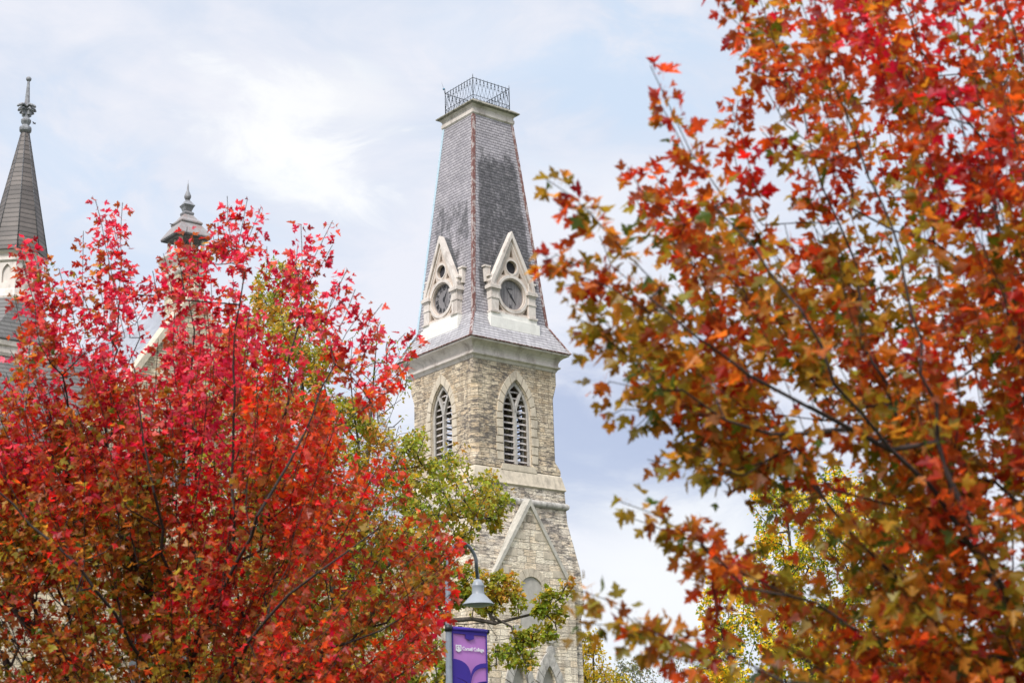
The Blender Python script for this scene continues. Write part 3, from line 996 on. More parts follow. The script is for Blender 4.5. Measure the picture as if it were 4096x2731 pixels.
# right wing: steep roof whose verge drops beside the clock tower
b = MB()
xr = -2.0; xl = GA + 1
zr = 23.35 + Z; tr_ = 8.0
slope = 1.25
t_e = 0.2
ze = zr - slope * (tr_ - t_e)
b.rings([[(xl, t_e, ze), (xl, tr_, zr), (xl, tr_ + .2, zr), (xl, 16, ze), (xl, 16, ze - .3), (xl, tr_, zr - .35), (xl, t_e, ze - .3)],
         [(xr, t_e, ze), (xr, tr_, zr), (xr, tr_ + .2, zr), (xr, 16, ze), (xr, 16, ze - .3), (xr, tr_, zr - .35), (xr, t_e, ze - .3)]])
b.build('transept_roof', M['pale_slate'], CH)
b = MB()
b.rings([[(xr - .5, t_e + .3, 0), (xr - .5, t_e + .3, ze - .2), (xr - .5, tr_, zr - .45), (xr - .5, 15.7, ze - .2), (xr - .5, 15.7, 0)],
         [(xl, t_e + .3, 0), (xl, t_e + .3, ze - .2), (xl, tr_, zr - .45), (xl, 15.7, ze - .2), (xl, 15.7, 0)]])
b.build('transept_wall', M['facade'], CH)
b = MB()  # dark verge boards
for dt in (0,):
    b.rings([[(xr + .02, t_e - .1, ze - .12), (xr + .02, tr_, zr + .10), (xr + .02, tr_, zr - .42), (xr + .02, t_e - .1, ze - .6)],
             [(xr + .22, t_e - .1, ze - .12), (xr + .22, tr_, zr + .10), (xr + .22, tr_, zr - .42), (xr + .22, t_e - .1, ze - .6)]])
b.build('verge_board', M['mossy'], CH)
b = MB(); b.rev([(0, .14), (.25, .12), (.3, .22), (.5, .24), (.62, .15), (.75, .04)], 10, (xr, tr_ + .1, zr)); b.build('ridge_finial', M['zinc'], CH)

# turret on the facade gable
tw = .72


def zt(py): return on_t(740, py, TT)[1]


b = MB()
b.loft([(zt(1500), tw), (zt(1110), tw)], 0, ts, TT)
tu = b.build('turret', M['facade'], CH)
tag(tu, 'open stone lantern turret rising from the facade gable')
b = MB()
b.loft([(zt(1115), tw + .02), (zt(1108), tw + .07), (zt(1092), tw + .07), (zt(1088), tw + .02), (zt(1082), tw + .05), (zt(1040), tw + .34), (zt(1034), tw + .34), (zt(1020), tw + .08), (zt(1018), tw - .2)], 0, ts, TT)
b.build('turret_cornice', M['trim'], tu)
b = MB()
for sx in (-1, 1):
    for sy in (-1, 1):
        b.box((ts + sx * (tw - .10), TT + sy * (tw - .10), (zt(1020) + zt(955)) / 2), (.07, .07, (zt(955) - zt(1020)) / 2 + .1))
for sx, sy in ((0, -1), (-1, 0), (1, 0), (0, 1)):
    b.box((ts + sx * (tw - .10), TT + sy * (tw - .10), (zt(1020) + zt(955)) / 2), (.035, .035, (zt(955) - zt(1020)) / 2 + .1))
b.build('lantern_posts', M['dressed'], tu)
b = MB()
b.loft([(zt(968), tw - .02), (zt(962), tw + .22), (zt(957), tw + .22)], 0, ts, TT)
b.build('lantern_soffit', M['dark_slate'], tu)
b = MB()
b.loft([(zt(957), tw + .24), (zt(952), tw + .235), (zt(930), tw + .06), (zt(905), .56), (zt(899), .60), (zt(893), .58), (zt(880), .40), (zt(860), .22)], 0, ts, TT)
b.build('turret_roof', M['zincred'], tu)
b = MB()
b.loft([(zt(861), .25), (zt(855), .27), (zt(850), .25), (zt(846), .17), (zt(832), .23), (zt(822), .30), (zt(812), .20), (zt(800), .10)], 0, ts, TT)
b.rev([(zt(800), .08), (zt(797), .12), (zt(790), .17), (zt(782), .18), (zt(772), .13), (zt(760), .06), (zt(735), .035), (zt(730), .012), (zt(716), .006)], 10, (ts, TT, 0))
b.build('turret_finial', M['zinc'], tu)

#==SPIRE TOWER==
SP = empty('spire_tower', (TC[0] + (-22.94) * ca - 8 * sa, TC[1] + (-22.94) * sa + 8 * ca, 0), YAW,
           'slender octagonal church tower with tall brown slate spire and ornate zinc finial', 'tower')
o8 = .5


def oc(prof, mb, mi=0, n=8): mb.rev([(z + Z, r_) for z, r_ in prof], n, (0, 0, 0), mi, False, o8)


K8 = 1.04
b = MB()
b.loft([(0, 1.62), (22.3 + Z, 1.60)]); b.build('square_base', M['facade'], SP)
b = MB()
b.loft([(22.0 + Z, 1.64), (22.15 + Z, 1.70), (22.45 + Z, 1.70), (22.5 + Z, 1.78), (22.72 + Z, 1.82), (22.78 + Z, 1.76)]); b.build('base_cornice', M['trim'], SP)
b = MB()
# square eave drawn in to the octagon
w_ = 1.86
c_ = w_ * .414
r8 = 1.33
sq = lambda w_, c, z: [(-w_ + c, -w_, z), (w_ - c, -w_, z), (w_, -w_ + c, z), (w_, w_ - c, z), (w_ - c, w_, z), (-w_ + c, w_, z), (-w_, w_ - c, z), (-w_, -w_ + c, z)]
b.rings([sq(1.82, .01, 22.76 + Z), sq(1.87, .01, 22.80 + Z), sq(1.62, .25, 23.4 + Z), sq(1.32, .55, 24.4 + Z), sq(1.16, .62, 25.15 + Z)])
b.build('broach_roof', M['roof_slate'], SP)
b = MB()
oc([(25.05, 1.30), (25.25, 1.32), (25.3, 1.26), (25.6, 1.20), (25.65, 1.17), (27.05, 1.17)], b)
oct_ = b.build('octagon_wall', M['trim'], SP)
cut = []
for i in range(8):
    mb = MB(); pol = pointed(.24, 25.95 + Z, 26.45 + Z, 26.92 + Z, 8)
    mb.mesh(plate([pol], .2), Matrix.Rotation(i * PI / 4, 4, 'Z') @ Matrix.Translation((0, -1.08, 0)) @ Matrix.Rotation(PI / 2, 4, 'X'))
    c = mb.build('cut', M['panel']); c.parent = SP; cut.append(c)
boolean(oct_, cut)
b = MB()
oc([(27.02, 1.19), (27.1, 1.27), (27.22, 1.27), (27.27, 1.19), (27.42, 1.22), (27.52, 1.36), (27.58, 1.38), (27.62, 1.36)], b)
b.build('octagon_cornice', M['trim'], SP)
b = MB()
b.rev([(27.60 + Z, 1.47), (27.66 + Z, 1.47), (34.36 + Z, .19)], 8, (0, 0, 0), 0, False, o8)
me_c = b.build('spire_roof', None or M['cone_slate'], SP)
b = MB()
for i in range(8):
    a = 2 * PI * (i + .5) / 8
    b.tube([(1.475 * math.cos(a), 1.475 * math.sin(a), 27.66 + Z), (.19 * math.cos(a), .19 * math.sin(a), 34.36 + Z)], [.03, .02], 5)
b.build('spire_hips', M['dark_slate'], SP)
b = MB()
b.rev([(34.30 + Z, .20), (34.36 + Z, .26), (34.42 + Z, .31), (34.52 + Z, .325), (34.62 + Z, .30), (34.68 + Z, .2), (34.75 + Z, .17), (34.92 + Z, .26), (35.0 + Z, .27), (35.12 + Z, .17),
       (35.4 + Z, .12), (35.62 + Z, .12), (35.72 + Z, .17), (35.85 + Z, .155), (36.2 + Z, .125), (37.2 + Z, .065)], 8, (0, 0, 0), 0, False)
b.rev([(37.32 + Z + .14 * math.sin(t), max(.004, .14 * math.cos(t))) for t in [(-.5 + i / 10) * PI for i in range(11)]], 14)
# curled leaf crockets
for i in range(4):
    a = i * PI / 2 + .35
    d = Vector((math.cos(a), math.sin(a), 0)); s_ = Vector((-d.y, d.x, 0))
    for q_ in (-.07, .07):
        b.tube([d * .1 + s_ * q_ + Vector((0, 0, 35.7 + Z)), d * .28 + s_ * q_ + Vector((0, 0, 35.83 + Z)), d * .44 + s_ * q_ * 1.2 + Vector((0, 0, 35.74 + Z)), d * .52 + s_ * q_ * 1.2 + Vector((0, 0, 35.64 + Z))], [.05, .075, .075, .055], 7)
        b.tube([d * .12 + s_ * q_ + Vector((0, 0, 35.55 + Z)), d * .30 + s_ * q_ + Vector((0, 0, 35.62 + Z)), d * .40 + s_ * q_ + Vector((0, 0, 35.46 + Z))], [.04, .06, .05], 7)
    b.box(d * .2 + Vector((0, 0, 35.4 + Z)), (.07, .07, .12), 0, Matrix.Rotation(a, 3, 'Z'))
b.build('finial', M['zinc'], SP)


# birds
def bird(name, loc, rz, label, flying):
    e = empty(name, loc, rz, label, 'bird')
    b = MB()
    b.tube([(-.22, 0, .02), (-.12, 0, .0), (0, 0, 0), (.1, 0, .03), (.17, 0, .06), (.23, 0, .055)], [.008, .04, .06, .05, .035, .006], 8)
    b.add([(-.32, -.04, .03), (-.32, .04, .03), (-.14, .02, .0), (-.14, -.02, .0)], [(0, 1, 2, 3)])
    if flying:
        for s_ in (1, -1):
            b.add([(.08, s_ * .03, .02), (-.1, s_ * .03, .02), (-.16, s_ * .20, .14), (-.12, s_ * .36, .10), (.02, s_ * .22, .16)], [(0, 1, 2, 3, 4)])
    else:
        b.tube([(.02, .02, -.04), (.02, .02, -.12)], .008, 4); b.tube([(.02, -.02, -.04), (.02, -.02, -.12)], .008, 4)
    b.build('body', M['bird'], e)
    e.scale = (.40, .40, .40) if flying else (.55, .55, .55)
    return e


bird('bird', at(138, 495, 76), R(30), 'small dark bird flying beside the tall spire finial', True).rotation_euler = (R(50), R(-35), R(40))
p = on_t(688, 898, TT - .75)
bl = Vector((TC[0] + p[0] * ca - (TT - .75) * sa, TC[1] + p[0] * sa + (TT - .75) * ca, p[1]))
bird('bird', bl, R(190), 'tiny dark bird perched on the edge of the lantern turret roof', False)

#==LAMP==
LY = 25.0
LB = at(1795, 2600, LY); LB.z = 0
LTH = R(46)
LP = empty('street_lamp', LB, LTH, 'grey gooseneck street lamp with bell shaped shade in front of the clock tower', 'street lamp')
ztop = at(1800, 2240, LY).z
ztp = at(1850, 2160, LY).z
hxx = (at(1914, 2330, LY).x - at(1797, 2330, LY).x) / math.cos(LTH)
b = MB()
b.rev([(0, .13), (.04, .13), (.06, .07), (ztop - .3, .042)], 16)
b.rev([(0, .16), (.02, .16)], 4)
b.build('pole', M['pole'], LP)
b = MB()
zl = [at(1914, y, LY).z for y in (2303, 2320, 2357, 2400, 2412)]
rr_ = hxx / 2
arc = [(0, 0, ztop - .32), (0, 0, ztop - .1)] + [(rr_ - rr_ * math.cos(a), 0, ztop - .1 + (ztp - ztop + .1) * math.sin(a)) for a in [PI * i / 14 for i in range(1, 13)]] 
arc += [(hxx * .985, 0, ztop - .2), (hxx, 0, zl[0] + .1), (hxx, 0, zl[0] - .01)]
b.tube(arc, .028, 10); b.build('gooseneck_arm', M['pole'], LP)
b = MB()
b.rev([(zl[0] + .02, .03), (zl[0] + .005, .055), (zl[1] + .02, .085), (zl[1] - .01, .095), (zl[1] - .018, .098), (zl[1] - .03, .094), (zl[2] + .0, .096), (zl[2] - .006, .100), (zl[3] + .006, .245), (zl[3], .25), (zl[3] - .008, .246), (zl[3] - .004, .2), (zl[2] - .04, .09)], 28, (hxx, 0, 0))
b.build('lamp_shade', M['lamp'], LP)
b = MB()
b.rev([(zl[3] - .045, .02), (zl[3] - .04, .10), (zl[3] - .02, .17), (zl[3] + .0, .20), (zl[3] + .01, .18)], 24, (hxx, 0, 0))
b.build('lens', M['lampglass'], LP)

# banner (hangs from the pole)
btop = at(1812, 2503, LY).z
bw = (at(1947, 2510, LY).x - at(1810, 2503, LY).x) / math.cos(LTH)
bx0 = .062
BH = 1.35
BN = empty('banner', (LB.x, LB.y, btop - BH - .06), LTH, 'purple college banner with white lettering hanging from the lamp pole', 'banner')
u0 = bw / 318.0
v0 = (1 / 2.3025) * LY / FPX * 1.03


def bp(x, y):  # measured banner units -> local (s, z)
    return (bx0 + (x - 477) * u0, BH + .06 - (y - 1040) * v0)


def bplate(polys, y, th=.003):
    return plate([[bp(*p) for p in po] for po in polys], th)


b = MB()
# slightly rippled cloth
nx, nz = 12, 24
vs = []
for j in range(nz + 1):
    for i in range(nx + 1):
        x = bx0 + bw * i / nx; z = BH + .05 - BH * j / nz
        vs.append((x, .006 * math.sin(j * .55) * math.sin(PI * i / nx), z))
fs = [(j * (nx + 1) + i, (j + 1) * (nx + 1) + i, (j + 1) * (nx + 1) + i + 1, j * (nx + 1) + i + 1) for j in range(nz) for i in range(nx)]
o_ = len(vs)
b.add(vs, fs, 0, True)
b.add([(x, y + .012, z) for x, y, z in vs], [tuple(reversed(f)) for f in fs], 0, True)
cloth = b.build('cloth', M['orchid'], BN)


def print_on(name, polys_list, m_, th, yoff):
    mb = MB()
    for po in polys_list:
        mb.mesh(plate([[bp(*p) for p in q] for q in po], th), face(yoff, 0))
    return mb.build(name, m_, cloth)


zb = 1040 + (BH + .0) / v0
dark = []
dark.append([[(477, 1040), (795, 1040), (795, zb), (477, zb)], [(487, 1098), (783, 1098), (783, zb - 12), (487, zb - 12)]])
dark.append([[(597, 1096), (675, 1096), (675, 1136), (656, 1140), (636, 1150), (616, 1140), (597, 1136)]])


def bez(p0, p1, p2, n=10):
    return [((1 - t) ** 2 * p0[0] + 2 * t * (1 - t) * p1[0] + t * t * p2[0], (1 - t) ** 2 * p0[1] + 2 * t * (1 - t) * p1[1] + t * t * p2[1]) for t in [i / n for i in range(n + 1)]]


for dy in (0, 165, 330, 495):
    dark.append([bez((486, 1320 + dy), (640, 1328 + dy), (640, 1470 + dy)) + bez((640, 1600 + dy), (632, 1485 + dy), (486, 1485 + dy))])
    dark.append([bez((784, 1340 + dy), (660, 1345 + dy), (644, 1455 + dy)) + bez((644, 1520 + dy), (650, 1385 + dy), (784, 1380 + dy))])
    if dy == 0:
        dark.append([bez((784, 1500), (660, 1505), (644, 1590)) + [(644, 1650), (784, 1650)]])
dark = [d for d in dark if all(p[1] < zb - 8 for q in d[1:] for p in q) or d is dark[0]]
dark = dark[:1] + [d for d in dark[1:] if max(p[1] for p in d[0]) < zb - 8]
print_on('printed_pattern', dark, M['indigo'], .003, .012)
b = MB()
tm = textmesh('Cornell College', .1, .0015, .0022)
xs = [v.co.x for v in tm.vertices]; ys = [v.co.y for v in tm.vertices]
x0_, z0_ = bp(568, 1250); x1_, z1_ = bp(763, 1216)
sx_ = (x1_ - x0_) / (max(xs) - min(xs)); sz_ = (z1_ - z0_) * 1.3 / (max(ys) - min(ys))
MM = face(.013, 0) @ Matrix.Translation((x0_, z0_ - .004, 0)) @ Matrix.Diagonal((sx_, sz_, 1, 1)) @ Matrix.Translation((-min(xs), -min(ys), 0))
b.mesh(tm, MM); b.build('lettering', M['letter'], cloth)
em = [[[(508, 1196), (558, 1196), (558, 1246), (546, 1252), (533, 1260), (520, 1252), (508, 1246)],
       [(516, 1206), (530, 1206), (530, 1212), (522, 1212), (522, 1228), (530, 1228), (530, 1235), (516, 1235)],
       [(535, 1206), (550, 1206), (550, 1236), (544, 1236), (544, 1214), (535, 1214)]]]
print_on('emblem', em, M['letter'], .003, .0135)
b = MB()
b.tube([(.0, 0, BH + .035), (bx0 + bw + .03, 0, BH + .035)], .014, 8)
b.build('banner_rod', M['black'], BN)
b = MB()
b.tube([(bx0 - .004, 0, BH + .035), (bx0 + bw + .002, 0, BH + .035)], .034, 14); b.build('sleeve', M['indigo'], BN)
b = MB()
b.rev([(-.03, .03), (.03, .03)], 8, (bx0 + bw + .03, 0, BH + .035)); b.build('rod_cap', M['black'], BN)
for zz in (BH + .035, .07):
    b = MB(); b.rev([(-.05, .058), (.05, .058)], 12, (0, 0, zz)); b.build('pole_clamp', M['black'], BN)
b = MB(); b.tube([(.06, 0, .04), (bx0 + bw + .02, 0, .04)], .012, 8); b.build('banner_rod', M['black'], BN)

#==TREES==
MAPLE = [(.05, -.015), (.20, -.05), (.30, .02), (.25, .10), (.44, .17), (.66, .40), (.50, .41), (.40, .52), (.17, .45), (.22, .62), (.33, .74), (.18, .76), (.10, .92)]


def leafmesh(name, pos, tip, nor, size, col, m_, parent, kind='maple', fold=.38):
    N = len(pos)
    tip = tip / np.linalg.norm(tip, axis=1, keepdims=True)
    side = np.cross(tip, nor); side /= np.linalg.norm(side, axis=1, keepdims=True) + 1e-9
    nor = np.cross(side, tip)
    if kind == 'maple':
        half = MAPLE
        rt = [(0, 0)] + half + [(0, 1.08)]
        n_ = len(half)
        tv = [(0, 0), (0, 1.08)] + half + [(-x, y) for x, y in half]
        f1 = [0] + list(range(2, 2 + n_)) + [1]
        f2 = [1] + list(range(1 + 2 * n_, 1 + n_, -1)) + [0]
        o_ = len(tv)
        tv = tv + [(-.008, -.75), (.008, -.75), (.008, .0), (-.008, .0)]
        faces = [f1, f2, [o_, o_ + 1, o_ + 2, o_ + 3]]
    elif kind == 'lobed':
        tv = [(0, 0), (0, 1.0), (.42, -.02), (.50, .38), (.22, .42), (.26, .72), (-.42, -.02), (-.50, .38), (-.22, .42), (-.26, .72)]
        faces = [[0, 2, 3, 4, 5, 1], [1, 9, 8, 7, 6, 0]]
    else:
        tv = [(0, 0), (0, 1.0), (.36, .25), (.30, .62), (-.36, .25), (-.30, .62)]
        faces = [[0, 2, 3, 1], [1, 5, 4, 0]]
    tv = np.array(tv)
    K = len(tv)
    curl = np.random.uniform(-.45, .2, N)
    fo = np.random.uniform(-.2, 2.0, N) * fold
    X = tv[None, :, 0]; Yv = tv[None, :, 1]
    zoff = np.abs(X) * fo[:, None] + (Yv ** 2) * curl[:, None]
    V = pos[:, None, :] + size[:, None, None] * (side[:, None, :] * X[..., None] + tip[:, None, :] * Yv[..., None] + nor[:, None, :] * zoff[..., None])
    V = V.reshape(-1, 3)
    lt = [len(f) for f in faces]
    one = np.array([i for f in faces for i in f])
    loops = (one[None, :] + (np.arange(N) * K)[:, None]).ravel()
    tot = np.tile(lt, N)
    start = np.concatenate([[0], np.cumsum(tot)[:-1]])
    me = bpy.data.meshes.new(name)
    me.vertices.add(len(V)); me.vertices.foreach_set('co', V.astype(np.float32).ravel())
    me.loops.add(len(loops)); me.loops.foreach_set('vertex_index', loops.astype(np.int32))
    me.polygons.add(len(tot)); me.polygons.foreach_set('loop_start', start.astype(np.int32)); me.polygons.foreach_set('loop_total', tot.astype(np.int32))
    at_ = me.color_attributes.new('leaf_colour', 'FLOAT_COLOR', 'POINT')
    cc = np.ones((N, K, 4), np.float32); cc[:, :, :3] = col[:, None, :]
    at_.data.foreach_set('color', cc.ravel())
    me.materials.append(m_)
    me.update(); me.validate()
    o = bpy.data.objects.new(name, me); C.objects.link(o); o.parent = parent
    return o


def inpoly(x, y, poly):
    c = False; n = len(poly); j = n - 1
    for i in range(n):
        xi, yi = poly[i]; xj, yj = poly[j]
        if (yi > y) != (yj > y) and x < (xj - xi) * (y - yi) / (yj - yi) + xi: c = not c
        j = i
    return c


def edge_dist(x, y, poly):
    best = 1e9; n = len(poly)
    for i in range(n):
        ax, ay = poly[i]; bx, by = poly[(i + 1) % n]
        dx, dy = bx - ax, by - ay
        t = max(0, min(1, ((x - ax) * dx + (y - ay) * dy) / (dx * dx + dy * dy + 1e-9)))
        best = min(best, math.hypot(x - ax - t * dx, y - ay - t * dy))
    return best


def grow(attr, limbs, grow_dir, up_w=.9, path_w=.22):
    """connect every twig tip to the nearest suitable node of the growing skeleton"""
    nodes = []; par = []; plen = []
    for base, pts in limbs:      # base: index spec of parent point (None or Vector)
        prev = -1
        if base is not None:
            A = np.array(nodes); prev = int(np.argmin(np.linalg.norm(A - np.array(base), axis=1)))
        for p in pts:
            nodes.append(np.array(p, float)); par.append(prev)
            plen.append(0 if prev < 0 else plen[prev] + np.linalg.norm(nodes[-1] - nodes[prev]))
            prev = len(nodes) - 1
    nl = len(nodes)
    A0 = np.array(nodes)
    at_ = np.array(attr)
    d0 = np.array([np.min(np.linalg.norm(A0 - p, axis=1)) for p in at_])
    order = np.argsort(d0)
    N = np.zeros((nl + len(at_), 3)); N[:nl] = A0; PL = np.zeros(nl + len(at_)); PL[:nl] = plen
    n = nl
    g_ = np.array(grow_dir)
    for i in order:
        p = at_[i]
        v = p - N[:n]; d = np.linalg.norm(v, axis=1) + 1e-6
        al = (v @ g_) / d
        cost = d * (1 + up_w * (1 - al)) + path_w * (PL[:n] * .35)
        j = int(np.argmin(cost))
        N[n] = p; par.append(j); PL[n] = PL[j] + d[j]; n += 1
    return N, np.array(par), nl


def limb(px, Y, step=.25, jit=.0, rnd=None):
    """polyline through picture positions with a depth each -> resampled world points"""
    P_ = [at(x, y, (Y if not isinstance(Y, (list, tuple)) else Y[i])) for i, (x, y) in enumerate(px)]
    out = [P_[0]]
    for a, b_ in zip(P_[:-1], P_[1:]):
        n = max(1, int((b_ - a).length / step))
        for k in range(1, n + 1): out.append(a.lerp(b_, k / n))
    if rnd and jit:
        for q in out[1:]:
            q += Vector((rnd.uniform(-jit, jit), rnd.uniform(-jit, jit), rnd.uniform(-jit, jit)))
    return out


def make_tree(name, label, root, trunk_pts, limbs, attr, bark_m, leaf_m, leaf_kind, leaf_size, per, colfn, seed,
              tip_r=.0035, pipe=2.15, grow_dir=(0, 0, 1), shoots=(), spread=.10, wobble=.0, droop=.5, up=.6, group=None, cat='tree', maxr=.3, span=1.0, limb_leaf=0, facing=0.0, shoot_den=40, limb_r=0.0, keep=None, rmin=.25):
    rnd = random.Random(seed); np.random.seed(seed)
    e = empty(name, root, 0, label, cat, group)
    attr = list(attr) + [np.array(sh[0]) for sh in shoots if len(sh) > 4]
    shoots = [sh[1:] if len(sh) > 4 else sh for sh in shoots]
    L = [(None, trunk_pts)] + [(l[0], l) if b0 is None else (b0, l) for b0, l in limbs]
    if wobble:
        for _, l in L[1:]:
            for k_, q_ in enumerate(l):
                q_ += mnoise.noise_vector(q_ * (.22 / wobble)) * wobble * min(1, k_ / 4)
    N, par, nl = grow(attr, L, grow_dir)
    nodes = list(N); par = list(par)
    shoot_nodes = []; shoot_tone = {}
    for sh in shoots:
        A = np.array(nodes[:])
        p0 = np.array(sh[0]); prev = int(np.argmin(np.linalg.norm(A - p0, axis=1))); tn = rnd.random()
        for q in sh:
            nodes.append(np.array(q)); par.append(prev); prev = len(nodes) - 1; shoot_nodes.append(prev); shoot_tone[prev] = tn
    n = len(nodes)
    N = np.array(nodes); par = np.array(par)
    ch = np.zeros(n, int)
    for i in range(n):
        if par[i] >= 0: ch[par[i]] += 1
    acc = np.zeros(n)
    # children always come after their parents
    rad = np.zeros(n)
    for i in range(n - 1, -1, -1):
        a = max(acc[i], tip_r ** pipe)
        rad[i] = min(maxr, a ** (1 / pipe))
        if par[i] >= 0: acc[par[i]] += a
    if limb_r:
        i0 = len(trunk_pts)
        for _, l in L[1:]:
            for k_ in range(len(l)):
                rad[i0] = max(rad[i0], limb_r * (1 - .72 * k_ / len(l))); i0 += 1
    tb = MB()
    for i in range(n):
        j = par[i]
        if j < 0: continue
        a, b_ = Vector(N[j]), Vector(N[i])
        Ln = (b_ - a).length
        if Ln < 1e-4: continue
        r0 = min(rad[j], rad[i] * 1.2); r1 = rad[i]
        nn = 8 if r1 > .04 else (5 if r1 > .01 else 3)
        if Ln > .35 and i >= nl:
            m_ = a.lerp(b_, .5) + Vector((rnd.uniform(-1, 1), rnd.uniform(-1, 1), rnd.uniform(-1, .3))) * Ln * .07
            tb.tube([a, m_, b_], [r0, (r0 + r1) / 2, r1], nn, cap=False)
        else:
            tb.tube([a, b_ + (b_ - a) * .04], [r0, r1], nn, cap=False)
    rt = Vector(root)
    tb.v = [(x - rt.x, y - rt.y, z - rt.z) for x, y, z in tb.v]
    tb.build('trunk', bark_m, e)
    # leaves
    P_, Td, Nn, Sz, Co, = [], [], [], [], []
    tone_c = {}

    def put(base, along, cnt, tone, t0=.1, t1=1.08, sp=spread):
        Lg = np.linalg.norm(along) + 1e-6
        d = along / Lg
        for k in range(cnt):
            t = rnd.uniform(t0, t1)
            q = base + along * t
            rv = np.array([rnd.gauss(0, 1), rnd.gauss(0, 1), rnd.gauss(0, 1)])
            rv = rv - d * (rv @ d); rv /= np.linalg.norm(rv) + 1e-6
            pos = q + rv * rnd.uniform(rmin, 1.0) * sp
            if keep and not keep(pos, rnd): continue
            tip = rv * .8 + d * .4 + np.array([0, 0, -droop]) + np.array([rnd.gauss(0, .3), rnd.gauss(0, .3), rnd.gauss(0, .3)])
            no = np.array([rnd.gauss(0, .55), rnd.gauss(0, .55) - facing, up + rnd.gauss(0, .45)])
            P_.append(pos); Td.append(tip); Nn.append(no); Sz.append(leaf_size * rnd.uniform(.55, 1.18)); Co.append(colfn(pos, rnd, tone))
    for i in range(nl, nl + len(attr)):
        j = par[i]
        al = N[i] - N[j]
        Lg = np.linalg.norm(al)
        key = int(par[i])
        tone = tone_c.setdefault(key, rnd.random())
        cn = per if rnd.random() > .12 else per // 2
        if Lg > span: al2 = al * (span / Lg); put(N[i] - al2, al2, cn, tone)
        else: put(N[j], al, cn, tone)
    for i in shoot_nodes:
        j = par[i]
        al = N[i] - N[j]
        if np.linalg.norm(al) > 1: continue
        put(N[j], al, max(2, int(shoot_den * np.linalg.norm(al) * rnd.uniform(.8, 1.2) + .5)), shoot_tone[i], 0, 1.0, spread * .8)
    for i in range(nl):
        if limb_leaf and par[i] >= 0 and rad[i] < .03 and i > len(trunk_pts): put(N[par[i]], N[i] - N[par[i]], limb_leaf, rnd.random(), 0, 1, spread * 1.3)
    Pn = np.array(P_) - np.array(root)
    leafmesh('crown', Pn, np.array(Td), np.array(Nn), np.array(Sz), np.array(Co), leaf_m, e, leaf_kind)
    print(name, 'nodes', n, 'leaves', len(P_), 'trunk r', rad[0])
    return e


def sample(poly, n, Yc, Yt, rnd, holes=(), rim=140, mind=0.0, soft=None):
    xs = [p[0] for p in poly]; ys = [p[1] for p in poly]
    out = []; pts = []
    tries = 0
    while len(out) < n and tries < n * 60:
        tries += 1
        x = rnd.uniform(min(xs), max(xs)); y = rnd.uniform(min(ys), max(ys))
        if not inpoly(x, y, poly): continue
        skip = False
        for hx, hy, rx, ry, p_ in holes:
            if ((x - hx) / rx) ** 2 + ((y - hy) / ry) ** 2 < 1 and rnd.random() < p_: skip = True; break
        if skip: continue
        ed = edge_dist(x, y, poly)
        th = Yt * math.sqrt(max(.04, 1 - (1 - min(1, ed / (rim * 4))) ** 2))
        Y = Yc + rnd.uniform(-th, th)
        q = at(x, y, Y)
        if q.z < .5: continue
        if mind:
            ok = True
            for p in pts[-400:]:
                if (p - q).length < mind: ok = False; break
            if not ok: continue
        pts.append(q)
        out.append(np.array(q))
    return out


def sprays(tips, fan, length, rnd, upw=.3, wob=.16, seg=7):
    """straight shoots fanning out from the fork; returns their feet and their polylines"""
    feet, lines = [], []
    for t in tips:
        t = Vector(t)
        d = (t - fan).normalized() + Vector((0, 0, upw)) + Vector((rnd.gauss(0, wob), rnd.gauss(0, wob * 1.3), rnd.gauss(0, wob)))
        d.normalize()
        L = length * rnd.uniform(.55, 1.25)
        side = Vector((rnd.gauss(0, 1), rnd.gauss(0, 1), rnd.gauss(0, 1))).cross(d).normalized() * L * rnd.uniform(-.07, .07)
        f = t - d * L
        ln = [f + d * L * k / seg + side * math.sin(PI * k / seg) for k in range(seg + 1)]
        feet.append(np.array(f)); lines.append(ln[1:])
    return feet, lines


def lin(r_, g_, b_):
    f = lambda c: (c / 255 / 12.92) if c <= 10 else ((c / 255 + .055) / 1.055) ** 2.4
    return np.array([f(r_), f(g_), f(b_)])


def jitter(c, rnd, k=.22):
    m_ = 1 + rnd.uniform(-k, k)
    return np.clip(c * m_ * np.array([1 + rnd.uniform(-.08, .08), 1 + rnd.uniform(-.18, .18), 1 + rnd.uniform(-.18, .18)]), .003, .9)


def pick(rnd, table):
    t = sum(w_ for w_, c in table); r_ = rnd.uniform(0, t)
    for w_, c in table:
        r_ -= w_
        if r_ <= 0: return c
    return table[-1][1]


CRIM = lin(194, 34, 68); SCAR = lin(214, 40, 38); ORNG = lin(222, 92, 36); RUST = lin(170, 62, 34); OLIV = lin(142, 124, 42); GREEN = lin(82, 104, 30); GOLD = lin(214, 150, 36); DKRED = lin(140, 26, 36); PINK = lin(214, 70, 96); BRN = lin(156, 98, 52)

